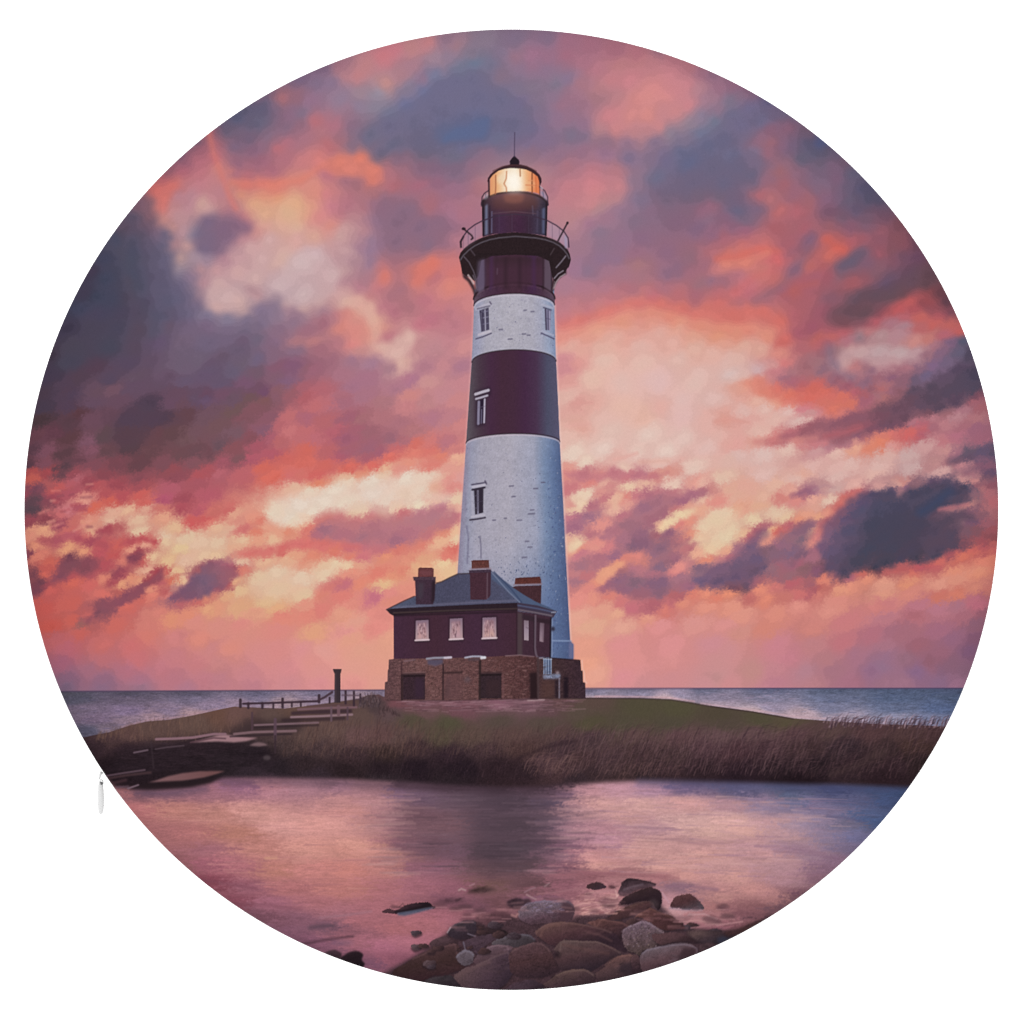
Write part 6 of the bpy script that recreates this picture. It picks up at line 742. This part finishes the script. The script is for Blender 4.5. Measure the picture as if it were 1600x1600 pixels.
def weave(nodes, links, b, scale=2600.0, strength=0.08, col_from=None, base=None, mottled=0.03):
    """plain-weave cloth: two crossed thread waves as bump, and a faint unevenness of the dye"""
    tc = nodes.new('ShaderNodeTexCoord'); sep = nodes.new('ShaderNodeSeparateXYZ'); links.new(tc.outputs['Object'], sep.inputs[0])
    outs = []
    for k in ('X', 'Y'):
        mu = nodes.new('ShaderNodeMath'); mu.operation = 'MULTIPLY'; mu.inputs[1].default_value = scale; links.new(sep.outputs[k], mu.inputs[0])
        si = nodes.new('ShaderNodeMath'); si.operation = 'SINE'; links.new(mu.outputs[0], si.inputs[0]); outs.append(si)
    pr = nodes.new('ShaderNodeMath'); pr.operation = 'MULTIPLY'; links.new(outs[0].outputs[0], pr.inputs[0]); links.new(outs[1].outputs[0], pr.inputs[1])
    nz = nodes.new('ShaderNodeTexNoise'); nz.inputs['Scale'].default_value = 900.0; nz.inputs['Detail'].default_value = 3.0; links.new(tc.outputs['Object'], nz.inputs['Vector'])
    ad = nodes.new('ShaderNodeMath'); ad.operation = 'ADD'; links.new(pr.outputs[0], ad.inputs[0]); links.new(nz.outputs['Fac'], ad.inputs[1])
    bp = nodes.new('ShaderNodeBump'); bp.inputs['Strength'].default_value = strength; bp.inputs['Distance'].default_value = 0.0004
    links.new(ad.outputs[0], bp.inputs['Height']); links.new(bp.outputs[0], b.inputs['Normal'])
    mr = nodes.new('ShaderNodeMapRange'); mr.inputs['From Min'].default_value = 0.25; mr.inputs['From Max'].default_value = 0.75
    mr.inputs['To Min'].default_value = 1 - mottled; mr.inputs['To Max'].default_value = 1 + mottled; links.new(nz.outputs['Fac'], mr.inputs['Value'])
    vm = nodes.new('ShaderNodeVectorMath'); vm.operation = 'SCALE'; links.new(mr.outputs[0], vm.inputs['Scale'])
    if col_from is not None:
        links.new(col_from, vm.inputs[0])
    else:
        vm.inputs[0].default_value = base
    links.new(vm.outputs[0], b.inputs['Base Color'])

printed, nodes, links, b = material('printed_cloth', 1.0, 0.0)
at = nodes.new('ShaderNodeAttribute'); at.attribute_name = 'print'
weave(nodes, links, b, col_from=at.outputs['Color'])
plain, nodes, links, b = material('plain_cloth', 1.0, 0.0)
weave(nodes, links, b, base=(0.27, 0.255, 0.25))
plastic, nodes, links, b = material('white_nylon', 0.5, 0.2)
nz = nodes.new('ShaderNodeTexNoise'); nz.inputs['Scale'].default_value = 220.0
cr = nodes.new('ShaderNodeValToRGB'); cr.color_ramp.elements[0].color = (0.325, 0.325, 0.325, 1); cr.color_ramp.elements[1].color = (0.335, 0.335, 0.335, 1)
links.new(nz.outputs['Fac'], cr.inputs[0]); links.new(cr.outputs[0], b.inputs['Base Color'])
metal, nodes, links, b = material('grey_metal', 0.4, 0.5)
nz = nodes.new('ShaderNodeTexNoise'); nz.inputs['Scale'].default_value = 400.0
cr = nodes.new('ShaderNodeValToRGB'); cr.color_ramp.elements[0].color = (0.02, 0.02, 0.022, 1); cr.color_ramp.elements[1].color = (0.04, 0.04, 0.042, 1)
links.new(nz.outputs['Fac'], cr.inputs[0]); links.new(cr.outputs[0], b.inputs['Base Color'])
white, nodes, links, b = material('white_paper')
nz = nodes.new('ShaderNodeTexNoise'); nz.inputs['Scale'].default_value = 30.0
cr = nodes.new('ShaderNodeValToRGB'); cr.color_ramp.elements[0].color = (0.90, 0.90, 0.90, 1); cr.color_ramp.elements[1].color = (0.93, 0.93, 0.93, 1)
links.new(nz.outputs['Fac'], cr.inputs[0]); links.new(cr.outputs[0], b.inputs['Base Color'])

def mesh(name, V, F, mat, parent=None, smooth=True):
    """V (n,3) float, F (m,4) int quads (or a list of polygons)"""
    me = bpy.data.meshes.new(name); V = np.asarray(V, np.float32)
    if isinstance(F, np.ndarray):
        me.vertices.add(len(V)); me.vertices.foreach_set('co', V.ravel())
        me.loops.add(F.size); me.loops.foreach_set('vertex_index', F.ravel().astype(np.int32))
        me.polygons.add(len(F)); me.polygons.foreach_set('loop_start', np.arange(0, F.size, F.shape[1], dtype=np.int32))
        me.update(calc_edges=True)
    else:
        me.from_pydata([tuple(map(float, v)) for v in V], [], F)
    me.polygons.foreach_set('use_smooth', np.full(len(me.polygons), smooth)); me.materials.append(mat); me.update()
    o = bpy.data.objects.new(name, me); sc.collection.objects.link(o)
    if parent:
        o.parent = parent
    return o

def disc(n):
    """even grid laid on the unit disc (concentric map)"""
    g = np.linspace(-1, 1, n); A, B = np.meshgrid(g, g)
    big = np.abs(A) > np.abs(B)
    with np.errstate(divide='ignore', invalid='ignore'):
        ph = np.where(big, (math.pi / 4) * (B / np.where(A == 0, 1, A)), math.pi / 2 - (math.pi / 4) * (A / np.where(B == 0, 1, B)))
    r = np.where(big, A, B)
    U, Vv = r * np.cos(ph), r * np.sin(ph)
    i = np.arange(n - 1); I, J = np.meshgrid(i, i); q = (J * n + I).ravel()
    return U.ravel(), Vv.ravel(), np.stack([q, q + 1, q + n + 1, q + n], 1)

def bulge(U, Vv):
    rr = np.clip(np.hypot(U, Vv), 0, 1)
    return TH * np.sqrt(np.clip(1 - rr ** 9, 0, 1)) * (1 - 0.10 * rr ** 2)

cushion = bpy.data.objects.new('round_cushion', None); sc.collection.objects.link(cushion)
cushion['label'] = 'round cushion printed with a lit red and white banded lighthouse at sunset'; cushion['category'] = 'cushion'

U, Vv, F = disc(1440)
hgt = bulge(U, Vv)
V = np.stack([U * RX, CZ + Vv * RZ, TH + hgt], 1)
front = mesh('front_panel', V, F, printed, cushion)
# where each point of the cloth lies in the printed picture (the print was laid to read true from straight in front)
CAM_X, CAM_Z = 1.0 * S, CZ - 3.5 * S
k = CAM_D / (CAM_D - hgt)
px = np.clip(800.0 + (V[:, 0] - CAM_X) * k / S - 0.5, 0, W - 1.001); py = np.clip(800.0 - (V[:, 1] - CAM_Z) * k / S - 0.5, 0, H - 1.001)
x0 = px.astype(int); y0 = py.astype(int); fx = (px - x0)[:, None]; fy = (py - y0)[:, None]
C = (IMG[y0, x0] * (1 - fx) + IMG[y0, x0 + 1] * fx) * (1 - fy) + (IMG[y0 + 1, x0] * (1 - fx) + IMG[y0 + 1, x0 + 1] * fx) * fy
C = np.clip(C, 0.0, 1.0)
C = np.where(C <= 0.04045, C / 12.92, ((C + 0.055) / 1.055) ** 2.4) / LIGHT
col = np.ones((len(V), 4), np.float32); col[:, :3] = C
ca = front.data.color_attributes.new('print', 'FLOAT_COLOR', 'POINT'); ca.data.foreach_set('color', col.ravel())

U, Vv, F = disc(140)
V = np.stack([U * RX, CZ + Vv * RZ, TH - bulge(U, Vv)], 1)
back = mesh('back_panel', V, F[:, ::-1].copy(), plain, cushion)

def tube(path, r, n=12, flat=1.0, closed=False, caps=True):
    """round or flattened bar along a path of points; r one radius or one per point"""
    P = np.array(path, float); m = len(P); r = np.broadcast_to(r, (m,)); V, F = [], []
    for i in range(m):
        t = P[(i + 1) % m] - P[i - 1] if closed else P[min(i + 1, m - 1)] - P[max(i - 1, 0)]
        t /= np.linalg.norm(t); n1 = np.cross(t, (0, 0, 1)); n1 /= np.linalg.norm(n1); n2 = np.cross(t, n1)
        for q in range(n):
            a = 2 * math.pi * q / n
            V.append(P[i] + r[i] * (math.cos(a) * n1 + flat * math.sin(a) * n2))
    for i in range(m if closed else m - 1):
        for q in range(n):
            F.append([i * n + q, i * n + (q + 1) % n, ((i + 1) % m) * n + (q + 1) % n, ((i + 1) % m) * n + q])
    if caps and not closed:
        F.append(list(range(n))[::-1]); F.append([(m - 1) * n + q for q in range(n)])
    return V, F

def at_px(x, y, z):
    return (CAM_X + (x - 800) * S, CAM_Z - (y - 800) * S, z)

# the closed zip just under the seam at the lower left, with its slider and the pull that hangs down to the surface
ang = np.radians(np.linspace(196, 256, 60))
zp = [(math.cos(a) * (RX - 0.0024), CZ + math.sin(a) * (RZ - 0.0024), TH - 0.0045) for a in ang]
Vz, Fz = tube(zp, 0.0018, 8); zipper = mesh('zipper', Vz, Fz, plastic, cushion)
Vs, Fs = tube([at_px(158.5, 1207, TH - 0.0040), at_px(155.8, 1211, TH - 0.0045), at_px(154.4, 1218, TH - 0.0055)], [0.0010, 0.0007, 0.0005], 10)
mesh('zipper_slider', Vs, Fs, plastic, zipper)
ring = [at_px(157.4 + 2.6 * math.cos(a), 1223.0 + 4.2 * math.sin(a), TH - 0.0065 - 0.0012 * math.sin(a)) for a in np.linspace(0, 2 * math.pi, 20, endpoint=False)]
Vr, Fr = tube(ring, 0.0004, 8, closed=True); mesh('pull_ring', Vr, Fr, plastic, zipper)
Vk, Fk = tube([at_px(156.6, 1222.0, TH - 0.0055), at_px(158.0, 1226.4, TH - 0.0060)], [0.0004, 0.0008], 10); mesh('pull_eyelet', Vk, Fk, metal, zipper)
spine = [(156.2, 1222.5), (155.9, 1227), (155.6, 1236), (155.3, 1248), (154.8, 1258), (154.2, 1266), (153.6, 1272), (153.2, 1275.5)]
rad = [2.6, 4.0, 4.6, 4.9, 4.9, 4.5, 3.4, 1.2]
Vp, Fp = tube([at_px(x, y, TH - 0.0075 - (TH - 0.0100) * (y - 1222.5) / 53.0) for x, y in spine], [r_ * S for r_ in rad], 20, flat=0.35); mesh('zipper_pull', Vp, Fp, plastic, zipper)

# the white surface it lies on
g = 3.0
bd = mesh('backdrop', [(-g, -g, 0), (g, -g, 0), (g, g, 0), (-g, g, 0)], [[0, 1, 2, 3]], white); bd['kind'] = 'structure'; bd['label'] = 'plain white surface under the round cushion'

def lamp(name, loc, aim, size, power):
    l = bpy.data.lights.new(name, 'AREA'); l.shape = 'SQUARE'; l.size = size; l.energy = power
    o = bpy.data.objects.new(name, l); sc.collection.objects.link(o); o.location = loc
    from mathutils import Vector
    o.rotation_euler = (Vector(aim) - Vector(loc)).to_track_quat('-Z', 'Y').to_euler()
lamp('softbox_left', (-2.4, -0.6, 2.6), (0, 0, 0), 1.3, 80.0)
lamp('softbox_right', (2.4, -0.6, 2.6), (0, 0, 0), 1.3, 80.0)
lamp('softbox_top', (0, 2.4, 2.6), (0, 0, 0), 1.3, 80.0)

cam = bpy.data.cameras.new('camera'); co = bpy.data.objects.new('camera', cam); sc.collection.objects.link(co)
cam.sensor_width = 36.0; cam.lens = 36.0 * CAM_D / (1600 * S); cam.clip_end = 50
co.location = (CAM_X, CAM_Z, TH + CAM_D); co.rotation_euler = (0, 0, 0); sc.camera = co

vs = sc.view_settings; vs.view_transform = 'Standard'; vs.look = 'None'; vs.exposure = 0.0; vs.gamma = 1.0; vs.use_curve_mapping = False
sc.render.engine = 'CYCLES'; sc.cycles.max_bounces = 6; sc.cycles.use_denoising = False
